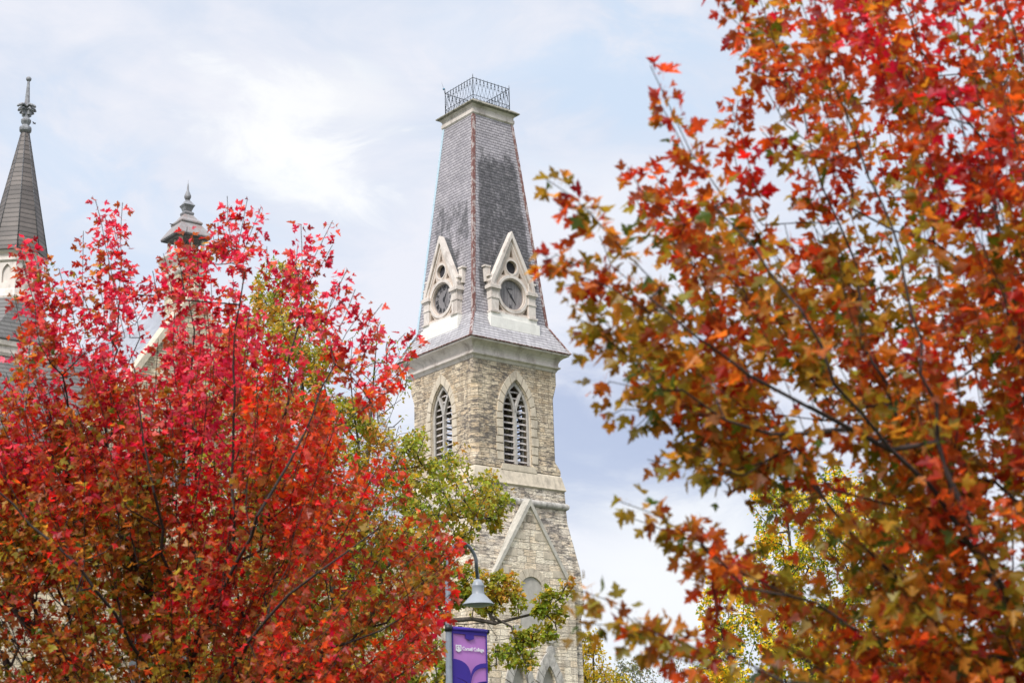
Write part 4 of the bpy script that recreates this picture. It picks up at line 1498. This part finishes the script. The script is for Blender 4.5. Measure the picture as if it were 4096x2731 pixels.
#==RED MAPLE==
rA = random.Random(11)
YA = 16.0
polyA = [(-260, 1640), (-60, 1560), (60, 1510), (180, 1460), (300, 1400), (420, 1300), (560, 1250), (660, 1260), (700, 1180), (780, 1120), (880, 1070), (960, 1090),
         (1040, 1200), (1130, 1270), (1200, 1300), (1280, 1400), (1360, 1500), (1460, 1590), (1520, 1660), (1540, 1720), (1600, 1780), (1640, 1900), (1560, 2000), (1620, 2120), (1700, 2200), (1760, 2330), (1760, 2430),
         (1800, 2520), (1760, 2640), (1740, 2800), (1640, 3150), (1200, 3350), (600, 3350), (-100, 3250), (-500, 2800), (-600, 2200)]
holesA = [(180, 2420, 110, 60, .9), (40, 2560, 90, 130, .85), (420, 1780, 40, 70, .6), (150, 1560, 90, 70, .6), (480, 2100, 50, 60, .6), (100, 1700, 120, 90, .55), (560, 1330, 70, 70, .75),
          (1230, 2560, 60, 60, .5), (1180, 1900, 60, 60, .4), (60, 2050, 90, 80, .5), (1250, 1330, 70, 60, .5), (1500, 1780, 90, 40, .6), (1540, 2000, 100, 60, .5)]
attrA = sample(polyA, 640, YA + .3, 2.1, rA, holesA, 150, .14) + sample([(-200, 1500), (200, 1430), (400, 1360), (560, 1420), (700, 1560), (600, 1900), (-200, 2100)], 125, YA, 1.6, rA)
attrA, sprA = sprays(attrA, at(740, 3050, YA), 1.15, rA, .30, .10)


def inside(pos, rnd, poly, holes, m_):
    x, y = pix(pos)
    if poly is polyA and pos[1] < YA - .9 and 520 < x < 1060 and y > 1750 and rnd.random() < .45: return False
    for hx, hy, rx, ry, p_ in holes:
        if ((x - hx) / rx) ** 2 + ((y - hy) / ry) ** 2 < 1 and rnd.random() < p_ * .8: return False
    return True


def mood(p, sc, off=0.0):
    return .5 + .75 * mnoise.noise(Vector((p[0] * sc + off, p[1] * sc, p[2] * sc)))


ROSE = lin(222, 74, 98); CORAL = lin(228, 108, 88); BRICK = lin(168, 48, 40); OCHRE = lin(196, 144, 54); SIENNA = lin(158, 78, 38); MOSS = lin(158, 146, 52)


def colA(p, rnd, tone):
    x, z = p[0], p[2] - CAMZ
    up = min(1, max(0, (z - 2.6) / 2.4))
    right = min(1, max(0, (x + 4.2) / 2.8))
    m1 = .55 * mood(p, 1.5) + .25 * mood(p, 4.0, 7) + .20 * tone
    green = m1 + .12 * (1 - up) - .17 * right - .22 * up
    if green > .54: tb = [(4, MOSS), (3, OLIV), (1.5, GREEN), (4, BRN), (3, OCHRE), (1.5, ORNG)]
    elif green > .40: tb = [(4, SIENNA), (3, RUST), (2, BRN), (2, BRICK), (1, OCHRE), (1, SCAR)]
    elif right > .55 and up < .75: tb = [(3, SCAR), (4, ORNG), (2, CORAL), (3, SIENNA), (1, CRIM), (1, OCHRE), (1, RUST)]
    elif up > .35: tb = [(6, ROSE), (5, CRIM), (1, SCAR), (3, DKRED), (2, CORAL), (3, SIENNA)]
    else: tb = [(4, BRICK), (2, DKRED), (4, SCAR), (3, RUST), (2, CRIM), (2, SIENNA)]
    return jitter(pick(rnd, tb), rnd, .22) * np.array([1.04, .98, 1.06])


def upl(x0, y0, x1, y1, Y=YA, bow=12, step=.20):
    mx, my = (x0 + x1) / 2 + rA.uniform(-bow, bow), (y0 + y1) / 2
    return limb([(x0, y0), (mx, my), (x1, y1)], Y, step, .012, rA)


shA = []
for s_ in [(260, 1400, 110, 960), (200, 1450, 150, 1010), (160, 1380, 90, 1060), (340, 1350, 330, 930), (440, 1350, 420, 860), (250, 1500, 260, 1150), (560, 1350, 520, 1060),
           (500, 1350, 385, 800), (470, 1400, 490, 815), (520, 1350, 455, 900), (300, 1500, 180, 1050), (220, 1480, 70, 960), (330, 1420, 235, 1080), (150, 1520, 60, 1180), (380, 1300, 300, 1100), (420, 1330, 400, 1010),
           (760, 1150, 745, 905), (740, 1200, 700, 985), (800, 1150, 795, 960), (690, 1190, 655, 1020), (930, 1000, 905, 785), (950, 1000, 985, 800), (960, 1050, 1045, 835), (920, 1050, 890, 900), (960, 1080, 1030, 920), (880, 980, 870, 890),
           (1200, 1280, 1205, 900), (1190, 1200, 1330, 885), (1220, 1150, 1330, 980), (1210, 1260, 1190, 985), (1260, 1330, 1390, 1080), (1300, 1300, 1360, 1130), (1320, 1380, 1420, 1165), (1380, 1480, 1530, 1215), (1330, 1440, 1450, 1240), (1400, 1500, 1520, 1290),
           (1450, 1560, 1620, 1330), (1480, 1600, 1685, 1335), (1490, 1620, 1640, 1460), (1440, 1650, 1580, 1500), (1160, 1180, 1180, 1010), (1060, 1120, 1070, 990), (640, 1230, 610, 1090),
           (1600, 2280, 1790, 2100), (1660, 2300, 1850, 2165), (1700, 2340, 1870, 2200), (1690, 2330, 1810, 2140), (1650, 2260, 1760, 2130), (1700, 2420, 1840, 2290), (1680, 2480, 1830, 2350), (1700, 2540, 1820, 2420), (1650, 2240, 1730, 2080), (1640, 2360, 1830, 2180), (1600, 2400, 1780, 2260), (1620, 2450, 1760, 2330), (1600, 2500, 1800, 2440), (1540, 2000, 1650, 1960), (1560, 2180, 1700, 2060),
           (120, 1420, 60, 1330), (180, 1580, 40, 1400), (100, 1640, 130, 1300), (540, 1300, 620, 1130), (850, 1020, 850, 940), (1100, 1180, 1130, 1050)]:
    shA.append(upl(*s_, Y=YA + rA.uniform(-1.2, 1.2)))
base = at(740, 3900, YA); root = Vector((base.x, base.y, 0))
trunkA = [root, at(742, 3500, YA), at(745, 3100, YA), at(745, 2850, YA), at(740, 2700, YA)]
tt = []
for a_, b_ in zip(trunkA[:-1], trunkA[1:]):
    for k in range(4): tt.append(a_.lerp(b_, k / 4))
tt.append(trunkA[-1])
limbsA = [(None, limb([(740, 2700), (690, 2560), (650, 2100), (600, 1850), (560, 1600)], [YA, YA, YA - .2, YA - .4, YA - .5])),
          (None, limb([(740, 2700), (860, 2440), (930, 2050), (940, 1700), (950, 1350), (950, 1100)], [YA, YA, YA + .2, YA + .3, YA + .2, YA])),
          (None, limb([(760, 2600), (900, 2350), (1060, 2050), (1200, 1750), (1330, 1450)], [YA, YA - .4, YA - .6, YA - .6, YA - .3])),
          (None, limb([(745, 2850), (1000, 2560), (1250, 2300), (1500, 2100)], [YA, YA - .6, YA - .9, YA - .9])),
          (None, limb([(745, 2850), (1100, 2700), (1400, 2560), (1640, 2440)], [YA, YA + .3, YA + .4, YA + .3])),
          (None, limb([(742, 2900), (500, 2560), (300, 2250), (60, 2000), (-150, 1850)], [YA, YA - .4, YA - .7, YA - .8, YA - .9])),
          (None, limb([(742, 3000), (350, 2780), (120, 2500), (-80, 2350), (-300, 2250)], [YA, YA + .3, YA + .5, YA + .5, YA + .4])),
          (None, limb([(690, 2560), (560, 2300), (400, 2000), (300, 1750), (230, 1550)], [YA, YA + .4, YA + .6, YA + .7, YA + .6])),
          (None, limb([(860, 2440), (780, 2150), (740, 1800), (760, 1450), (750, 1200)], [YA, YA + .7, YA + 1, YA + 1, YA + .8]))]
for l_ in limbsA:
    for k_, q_ in enumerate(l_[1]): f_ = 1 - .9 / YA * min(1, k_ / 6); q_.x *= f_; q_.y *= f_; q_.z = CAMZ + (q_.z - CAMZ) * f_
make_tree('maple_tree', 'crimson and orange maple with upright shoots filling the left foreground before the church', root, tt, limbsA, attrA,
          M['bark'], M['leaf'], 'maple', .072, 5, colA, 5, tip_r=.0040, shoots=shA + sprA, shoot_den=66, wobble=.10, limb_r=.022, limb_leaf=8, spread=.125, keep=lambda p, r: inside(p, r, polyA, holesA, 60), group=None, up=.5, facing=.0)

#==RUSSET MAPLE==
rB = random.Random(23)
YB = 7.6
polyB1 = [(2860, -300), (2880, 60), (3010, 150), (3080, 330), (3190, 420), (3200, 560), (3150, 700), (3230, 780), (3010, 820), (2860, 700), (2760, 640), (2640, 560), (2560, 640), (2520, 800), (2640, 900), (2600, 1020), (2480, 1080), (2400, 1130),
          (2360, 1180), (2400, 1290), (2480, 1330), (2560, 1420), (2460, 1520), (2560, 1620), (2800, 1660), (2880, 1800), (2990, 1900), (3040, 2020), (3100, 2150), (2960, 2180), (2980, 2330), (3100, 2440), (3000, 2520), (2880, 2560), (2860, 2800), (3100, 3200),
          (4700, 3200), (4900, 1500), (4800, -300)]
holesB = [(3830, 520, 95, 100, .97), (3620, 100, 90, 60, .8), (3900, 60, 90, 40, .6), (3560, 1080, 90, 60, .85), (3150, 1620, 110, 100, .93), (3380, 1480, 60, 60, .6), (3850, 1450, 70, 70, .7), (3260, 900, 130, 60, .75), (3480, 880, 90, 70, .6),
          (2900, 1180, 100, 60, .5), (3960, 900, 80, 90, .7), (3050, 1080, 50, 50, .5), (3350, 2220, 60, 120, .55), (3290, 2370, 90, 60, .7), (3120, 2050, 120, 130, .65), (3200, 2200, 130, 120, .6), (3700, 2270, 90, 70, .6), (4060, 2240, 60, 60, .7), (2960, 2480, 90, 90, .5),
          (3700, 1660, 60, 60, .5), (2800, 1350, 70, 70, .4), (2560, 1200, 60, 60, .5), (2720, 780, 50, 60, .4), (3100, 560, 60, 60, .3)]
attrB = sample(polyB1, 430, YB + .5, 1.3, rB, holesB, 150, .1)
attrB, sprB = sprays(attrB, at(4350, 3250, YB), .85, rB, .08, .09)


def colB(p, rnd, tone):
    x, z = p[0] / p[1], (p[2] - CAMZ) / p[1]
    top = min(1, max(0, (z - .34) / .2)); rt = min(1, max(0, (x - .10) / .2))
    m1 = .5 * mood(p, 2.6, 3) + .2 * mood(p, 7.0, 9) + .30 * tone + .10 * (1 - top) - .12 * top - .05 * rt + .06 * (1 - rt)
    if m1 > .60: tb = [(4, OLIV), (3, MOSS), (1.5, GREEN), (3, OCHRE), (2, BRN)]
    elif m1 > .46: tb = [(4, lin(206, 124, 46)), (3, OCHRE), (3, SIENNA), (1, ORNG), (1, OLIV)]
    elif m1 > .27: tb = [(4, lin(204, 92, 44)), (4, SIENNA), (2, BRICK), (2, RUST), (1, ORNG)]
    else: tb = [(3, BRICK), (2, DKRED), (2 + 2 * top, CRIM), (1, ROSE), (2, RUST), (1, SCAR)]
    return jitter(pick(rnd, tb), rnd, .2) * np.array([.98, .92, .78])


def shB(pts, Y, step=.13): return limb(pts, Y, step, .012, rB)


shBs = [shB([(2900, 800), (2760, 620), (2680, 450), (2600, 270)], YB - .5), shB([(2980, 800), (2930, 620), (2960, 400)], YB + .2), shB([(3050, 900), (3000, 640), (2920, 420)], YB + .1),
        shB([(2760, 640), (2700, 520), (2640, 400)], YB - .4), shB([(2740, 900), (2600, 800), (2510, 680)], YB - .4), shB([(2700, 980), (2600, 900), (2540, 790)], YB - .3),
        shB([(2640, 1150), (2420, 920), (2300, 790), (2190, 715)], YB - .6), shB([(2420, 920), (2330, 820), (2230, 840)], YB - .6), shB([(2640, 1230), (2450, 1060), (2400, 950)], YB - .4),
        shB([(2600, 1250), (2420, 1150), (2260, 1080), (2150, 1010)], YB - .5), shB([(2420, 1150), (2310, 1130), (2240, 1150)], YB - .4), shB([(2300, 1060), (2230, 1020), (2180, 1060)], YB - .5),
        shB([(2740, 1640), (2560, 1460), (2400, 1330), (2290, 1250)], YB - .4), shB([(2400, 1330), (2330, 1240), (2330, 1190)], YB - .4), shB([(2480, 1400), (2400, 1400), (2330, 1390)], YB - .3),
        shB([(2780, 1640), (2600, 1560), (2450, 1530), (2380, 1590)], YB - .2), shB([(2560, 1640), (2480, 1630), (2420, 1660)], YB - .3), shB([(2700, 1620), (2600, 1640), (2520, 1720)], YB - .1), shB([(2860, 1700), (2800, 1780), (2740, 1790)], YB),
        shB([(2980, 1900), (2860, 1880), (2720, 1860), (2600, 1830)], YB - .3, .2), shB([(2860, 1880), (2780, 1800), (2740, 1790)], YB - .3, .2),
        shB([(2980, 2350), (2800, 2180), (2620, 2050), (2490, 2010)], YB - .4), shB([(2800, 2180), (2660, 2120), (2540, 2080)], YB - .3), shB([(2900, 2280), (2760, 2260), (2660, 2160)], YB - .2), shB([(2980, 2300), (2860, 2330), (2740, 2300)], YB - .2),
        shB([(2980, 2300), (2900, 2180), (2800, 2080)], YB + .1),
        shB([(2900, 2640), (2700, 2560), (2560, 2500), (2420, 2400), (2280, 2340)], YB - .5, .16), shB([(2700, 2560), (2540, 2540), (2400, 2490), (2280, 2490)], YB - .5, .16), shB([(2900, 2600), (2780, 2540), (2640, 2540), (2540, 2480)], YB - .2), shB([(2880, 2680), (2780, 2640), (2620, 2600), (2560, 2560)], YB - .2),
        shB([(2980, 120), (2920, 60), (2880, -40)], YB), shB([(3060, 300), (2980, 240), (3000, 180)], YB), shB([(3180, 560), (3120, 540), (3050, 560)], YB), shB([(3200, 620), (3120, 600), (3060, 530)], YB - .2), shB([(3240, 420), (3130, 330), (3040, 260)], YB)]
base = at(4500, 3900, YB); root = Vector((base.x, base.y, 0))
trB = [root, Vector((root.x, root.y, .6)), at(4480, 3300, YB), at(4440, 3000, YB), at(4380, 2800, YB)]
tt = []
for a_, b_ in zip(trB[:-1], trB[1:]):
    for k in range(4): tt.append(a_.lerp(b_, k / 4))
tt.append(trB[-1])
limbsB = [(None, limb([(4380, 2800), (4150, 2550), (3960, 2300), (3800, 1900), (3690, 1500), (3640, 1100), (3480, 700), (3330, 300), (3250, -50)], [YB, YB, YB - .2, YB - .3, YB - .3, YB - .2, YB, YB, YB], .16)),
          (None, limb([(3960, 2300), (3740, 1960), (3560, 1800), (3350, 1520), (3200, 1250), (3020, 1000), (2850, 820)], [YB - .2, YB - .4, YB - .5, YB - .6, YB - .6, YB - .5, YB - .4], .16)),
          (None, limb([(3560, 1800), (3250, 1640), (3000, 1500), (2760, 1330), (2620, 1180)], [YB - .5, YB - .6, YB - .6, YB - .6, YB - .5], .16)),
          (None, limb([(3350, 1720), (3100, 1740), (2900, 1680), (2740, 1560)], [YB - .5, YB - .3, YB - .2, YB - .2], .16)),
          (None, limb([(4380, 2800), (4050, 2650), (3700, 2600), (3400, 2480), (3150, 2380), (2960, 2300)], [YB, YB + .2, YB + .2, YB, YB - .2, YB - .3], .16)),
          (None, limb([(4380, 2800), (4000, 2850), (3500, 2760), (3150, 2700), (2900, 2640)], [YB, YB - .2, YB - .4, YB - .5, YB - .4], .16)),
          (None, limb([(4400, 2780), (4250, 2300), (4130, 1700), (4020, 1100), (3950, 600), (3700, 200), (3560, -60)], [YB, YB + .2, YB + .4, YB + .5, YB + .5, YB + .5, YB + .5], .16)),
          (None, limb([(4420, 2780), (4450, 2100), (4330, 1300), (4200, 600), (4080, 150), (4000, -100)], [YB, YB - .1, YB - .2, YB - .2, YB - .2, YB - .2], .16)),
          (None, limb([(3800, 1900), (3560, 1650), (3450, 1350), (3420, 1050), (3300, 750), (3200, 450)], [YB - .3, YB + .2, YB + .4, YB + .5, YB + .5, YB + .4], .16))]
for l_ in limbsB:
    for k_, q_ in enumerate(l_[1]): f_ = 1 - .35 / YB * min(1, k_ / 6); q_.x *= f_; q_.y *= f_; q_.z = CAMZ + (q_.z - CAMZ) * f_
make_tree('maple_tree', 'russet brown and olive maple, blurred and nearest the camera, filling the right side', root, tt, limbsB, attrB,
          M['bark'], M['leaf'], 'maple', .067, 3, colB, 9, tip_r=.0026, pipe=2.3, shoot_den=74, wobble=.05, limb_r=.0135, limb_leaf=3, keep=lambda p, r: inside(p, r, polyB1, holesB, 60), grow_dir=Vector((-.55, 0, .8)).normalized(), shoots=shBs + sprB, spread=.10, up=.5, maxr=.14, facing=0)

#==GREEN TREE==
rC = random.Random(5)
YC = 45.0
polyC = [(1040, 1120), (1090, 1040), (1180, 1050), (1240, 1120), (1290, 1230), (1330, 1380), (1420, 1560), (1500, 1680), (1590, 1760), (1640, 1680), (1690, 1700), (1730, 1830), (1790, 1790), (1850, 1760), (1870, 1850), (1950, 1850), (2000, 1900), (2010, 1960),
         (2070, 1990), (2080, 2050), (2010, 2080), (1960, 2130), (1880, 2180), (1800, 2260), (1700, 2330), (1650, 2600), (1500, 3200), (900, 3300), (700, 2400), (800, 1500)]
polyC2 = [(1700, 2250), (1880, 2270), (1960, 2280), (2040, 2310), (2080, 2350), (2090, 2400), (2060, 2450), (1980, 2440), (1900, 2430), (1800, 2400), (1700, 2420)]
polyC3 = [(1650, 2560), (1800, 2540), (1950, 2600), (2050, 2580), (2080, 2640), (1960, 2700), (1900, 2760), (1700, 2900), (1600, 2760)]
attrC = sample(polyC, 1900, YC, 3.0, rC, [(1400, 1500, 100, 100, .8), (1540, 1850, 70, 60, .6)], 150, .1) + sample(polyC2, 110, YC - 1, .8, rC) + sample(polyC3, 80, YC - .5, 1, rC)


def colC(p, rnd, tone):
    m1 = .5 * mood(p, .8, 5) + .5 * tone
    if p[0] > -3.6: m1 -= .16
    if m1 < .45: tb = [(5, lin(160, 168, 50)), (3, lin(122, 142, 42)), (2, lin(184, 176, 56))]
    elif m1 < .62: tb = [(4, lin(190, 174, 60)), (3, lin(160, 158, 54)), (1, lin(224, 182, 60))]
    else: tb = [(3, lin(212, 166, 56)), (3, lin(176, 150, 56)), (1, lin(204, 128, 58))]
    return jitter(pick(rnd, tb), rnd, .2) * .93


def shC(pts, Y=YC, step=.5): return limb(pts, Y, step, .05, rC)


shCs = [shC([(1420, 1700), (1480, 1450), (1500, 1320)]), shC([(1440, 1650), (1560, 1480), (1640, 1400)]), shC([(1400, 1600), (1400, 1400), (1440, 1290)]), shC([(1480, 1720), (1580, 1600), (1620, 1560)]), shC([(1350, 1500), (1290, 1300), (1280, 1120)]),
        shC([(1500, 1800), (1570, 1650), (1590, 1590)]), shC([(1430, 1620), (1530, 1540), (1640, 1470)])]
base = at(1380, 3600, YC); root = Vector((base.x, base.y, 0))
tt = [root.lerp(at(1370, 3000, YC), k / 6) for k in range(7)] + limb([(1370, 3000), (1360, 2600)], YC)[1:]
limbsC = [(None, limb([(1360, 2600), (1300, 2100), (1220, 1600), (1180, 1250)], [YC, YC + .5, YC + 1, YC + 1], .6)),
          (None, limb([(1360, 2600), (1450, 2100), (1430, 1750), (1400, 1500)], [YC, YC, YC, YC], .6)),
          (None, limb([(1370, 2700), (1560, 2300), (1680, 2150), (1780, 2060), (1850, 2020)], [YC, YC - .5, YC - .6, YC - .3, YC], .6)),
          (None, limb([(1450, 2100), (1560, 1900), (1640, 1780), (1680, 1720)], [YC, YC + .5, YC + 1, YC + 1], .6)),
          (None, limb([(1375, 2850), (1600, 2560), (1790, 2450), (1880, 2440), (1960, 2460), (2050, 2450), (2170, 2440), (2230, 2390), (2280, 2300)], YC - 1, .5)),
          (None, limb([(1960, 2460), (2040, 2500), (2070, 2580), (2110, 2650), (2140, 2740)], YC - 1, .4)),
          (None, limb([(1600, 2560), (1760, 2480), (1860, 2480), (1930, 2470), (1980, 2540)], YC - .6, .4)),
          (None, limb([(2170, 2440), (2220, 2490), (2230, 2520)], YC - 1, .3)),
          (None, limb([(1980, 2560), (2060, 2545), (2150, 2520)], YC - .6, .3)),
          (None, limb([(1375, 2900), (1600, 2760), (1850, 2700), (1980, 2640)], YC, .5))]
tips = []
for poly_, n_, yy in (([(2100, 2380), (2200, 2360), (2290, 2300), (2300, 2330), (2250, 2420), (2240, 2520), (2160, 2460)], 26, YC - 1), ([(2060, 2520), (2200, 2500), (2210, 2540), (2140, 2580), (2130, 2700), (2160, 2720), (2060, 2640)], 26, YC - 1)):
    tips += sample(poly_, n_, yy, .3, rC)
make_tree('broadleaf_tree', 'olive green and yellow tree in front of the clock tower, behind the street lamp', root, tt, limbsC, attrC + tips,
          M['bark2'], M['leaf2'], 'lobed', .12, 28, colC, 3, wobble=.35, tip_r=.010, pipe=2.2, shoots=(), spread=.20, span=.9, maxr=.28, up=.6, limb_leaf=1, facing=.3)
# its thin bare-topped neighbour
attrD = []
for sh in shCs:
    for q in sh[1:]:
        for k in range(3): attrD.append(np.array(q) + np.array([rC.gauss(0, .28), rC.gauss(0, .28), rC.gauss(0, .28)]))
root = Vector((at(1450, 3000, 50).x, 50.0, 0))
tt = [root.lerp(at(1450, 2500, 50), k / 8) for k in range(9)]


def tod(p, Y=50): return Vector(p) * 1


attrD = [np.array(at(x, y, 50)) for x, y in [(rC.uniform(1380, 1640), rC.uniform(1300, 1800)) for _ in range(170)] if y > 1300 + abs(x - 1500) * .35]
limbsD = [(None, limb([(1450, 2500), (1460, 2000), (1480, 1700), (1500, 1450), (1510, 1320)], 50, .6)), (None, limb([(1460, 2000), (1530, 1750), (1600, 1560), (1630, 1460)], 50.5, .6)), (None, limb([(1460, 2000), (1420, 1700), (1400, 1480), (1410, 1360)], 49.5, .6))]
make_tree('bare_topped_tree', 'thin half bare tree with sparse leaves beside the clock tower belfry', root, tt, limbsD, attrD,
          M['bark2'], M['leaf2'], 'lobed', .11, 2, colC, 8, tip_r=.010, pipe=2.3, spread=.16, maxr=.18)

#==YELLOW TREES==
rE = random.Random(77)
YE = 60.0
polyE = [(3000, 1960), (3120, 1900), (3300, 1850), (3500, 1900), (3640, 2000), (3700, 2200), (3600, 2500), (3700, 2900), (3300, 3000), (2850, 2900), (2760, 2700), (2850, 2560), (2800, 2420), (2830, 2300), (2980, 2230), (3050, 2130)]
attrE = sample(polyE, 900, YE, 4, rE, [(3300, 2330, 100, 70, .85), (3420, 2250, 50, 50, .7), (2960, 2480, 110, 80, .5)], 150, .1)


def colE(p, rnd, tone):
    tb = [(4, lin(232, 208, 44)), (3, lin(170, 170, 40)), (2, lin(120, 140, 40)), (1, GOLD)] if tone < .6 else [(4, lin(150, 162, 48)), (3, lin(96, 122, 36)), (1, lin(232, 208, 44))]
    return jitter(pick(rnd, tb), rnd, .2) * 1.25


root = Vector((at(3250, 3300, YE).x, YE, 0))
tt = [root.lerp(at(3250, 2800, YE), k / 6) for k in range(7)]
limbsE = [(None, limb([(3250, 2800), (3220, 2500), (3150, 2250), (3160, 2020)], [YE] * 4, .8)), (None, limb([(3250, 2700), (3120, 2460), (3000, 2450), (2900, 2540)], [YE] * 4, .8)), (None, limb([(3250, 2700), (3380, 2400), (3420, 2150), (3480, 2000)], [YE] * 4, .8)),
          (None, limb([(3120, 2460), (3040, 2400), (2950, 2350), (2880, 2340)], [YE] * 4, .8))]
make_tree('yellowing_tree', 'tall yellow green tree showing through gaps behind the russet maple', root, tt, limbsE, attrE,
          M['bark2'], M['leaf2'], 'oval', .14, 48, colE, 31, wobble=.5, tip_r=.014, pipe=2.25, spread=.28, span=1.0, maxr=.3)

rF = random.Random(7)
polyF = [(2300, 2640), (2330, 2520), (2370, 2500), (2400, 2570), (2430, 2660), (2500, 2690), (2540, 2800), (2500, 3000), (2250, 3000)]
attrF = sample(polyF, 260, 100, 3, rF)


def colF(p, rnd, tone): return jitter(pick(rnd, [(4, lin(238, 214, 60)), (3, lin(206, 196, 66)), (1, lin(130, 140, 50))]), rnd, .15)


root = Vector((at(2380, 3000, 100).x, 100.0, 0))
tt = [root.lerp(at(2380, 2800, 100), k / 5) for k in range(6)]
make_tree('golden_tree', 'small golden yellow tree just right of the clock tower base', root, tt, [(None, limb([(2380, 2800), (2370, 2560)], 100, .8))], attrF,
          M['bark2'], M['leaf2'], 'oval', .18, 30, colF, 12, tip_r=.02, spread=.45, maxr=.25)


def colG(p, rnd, tone): return jitter(pick(rnd, [(4, lin(104, 118, 96)), (3, lin(130, 134, 92)), (1, lin(160, 150, 96))]), rnd, .15)


for i, (poly, lab) in enumerate([([(2400, 2720), (2450, 2660), (2540, 2640), (2600, 2660), (2640, 2720), (2640, 3000), (2380, 3000)], 'grey green treetop low at the bottom edge right of the golden tree'),
                                 ([(2600, 2720), (2640, 2640), (2720, 2630), (2800, 2660), (2860, 2640), (2960, 2700), (2960, 3000), (2600, 3000)], 'dull green bushy treetop at the bottom edge beneath the russet maple branches')]):
    rG = random.Random(40 + i)
    att = sample(poly, 170, 130, 4, rG)
    cxm = sum(p[0] for p in poly) / len(poly)
    root = Vector((at(cxm, 3000, 130).x, 130.0 + i * 4, 0))
    tt = [root.lerp(at(cxm, 2850, 130 + i * 4), k / 4) for k in range(5)]
    make_tree('distant_tree', lab, root, tt, [], att, M['bark2'], M['leaf2'], 'oval', .2, 22, colG, 50 + i, group='treetops along the bottom edge', tip_r=.02, spread=.6, maxr=.25)


def colP(p, rnd, tone): return jitter(pick(rnd, [(4, lin(225, 90, 100)), (3, lin(200, 70, 80)), (1, lin(150, 70, 60))]), rnd, .15)


rP = random.Random(61)
att = sample([(3600, 2700), (3660, 2610), (3780, 2590), (3860, 2650), (3900, 2800), (3850, 3000), (3550, 3000)], 110, 36, 1.2, rP)
root = Vector((at(3730, 3300, 36).x, 36.0, 0))
tt = [root.lerp(at(3730, 2950, 36), k / 4) for k in range(5)]
make_tree('pink_leaved_tree', 'small pinkish red tree low behind the russet maple at bottom right', root, tt, [], att, M['bark2'], M['leaf2'], 'lobed', .09, 16, colP, 62, tip_r=.01, spread=.18, maxr=.15)
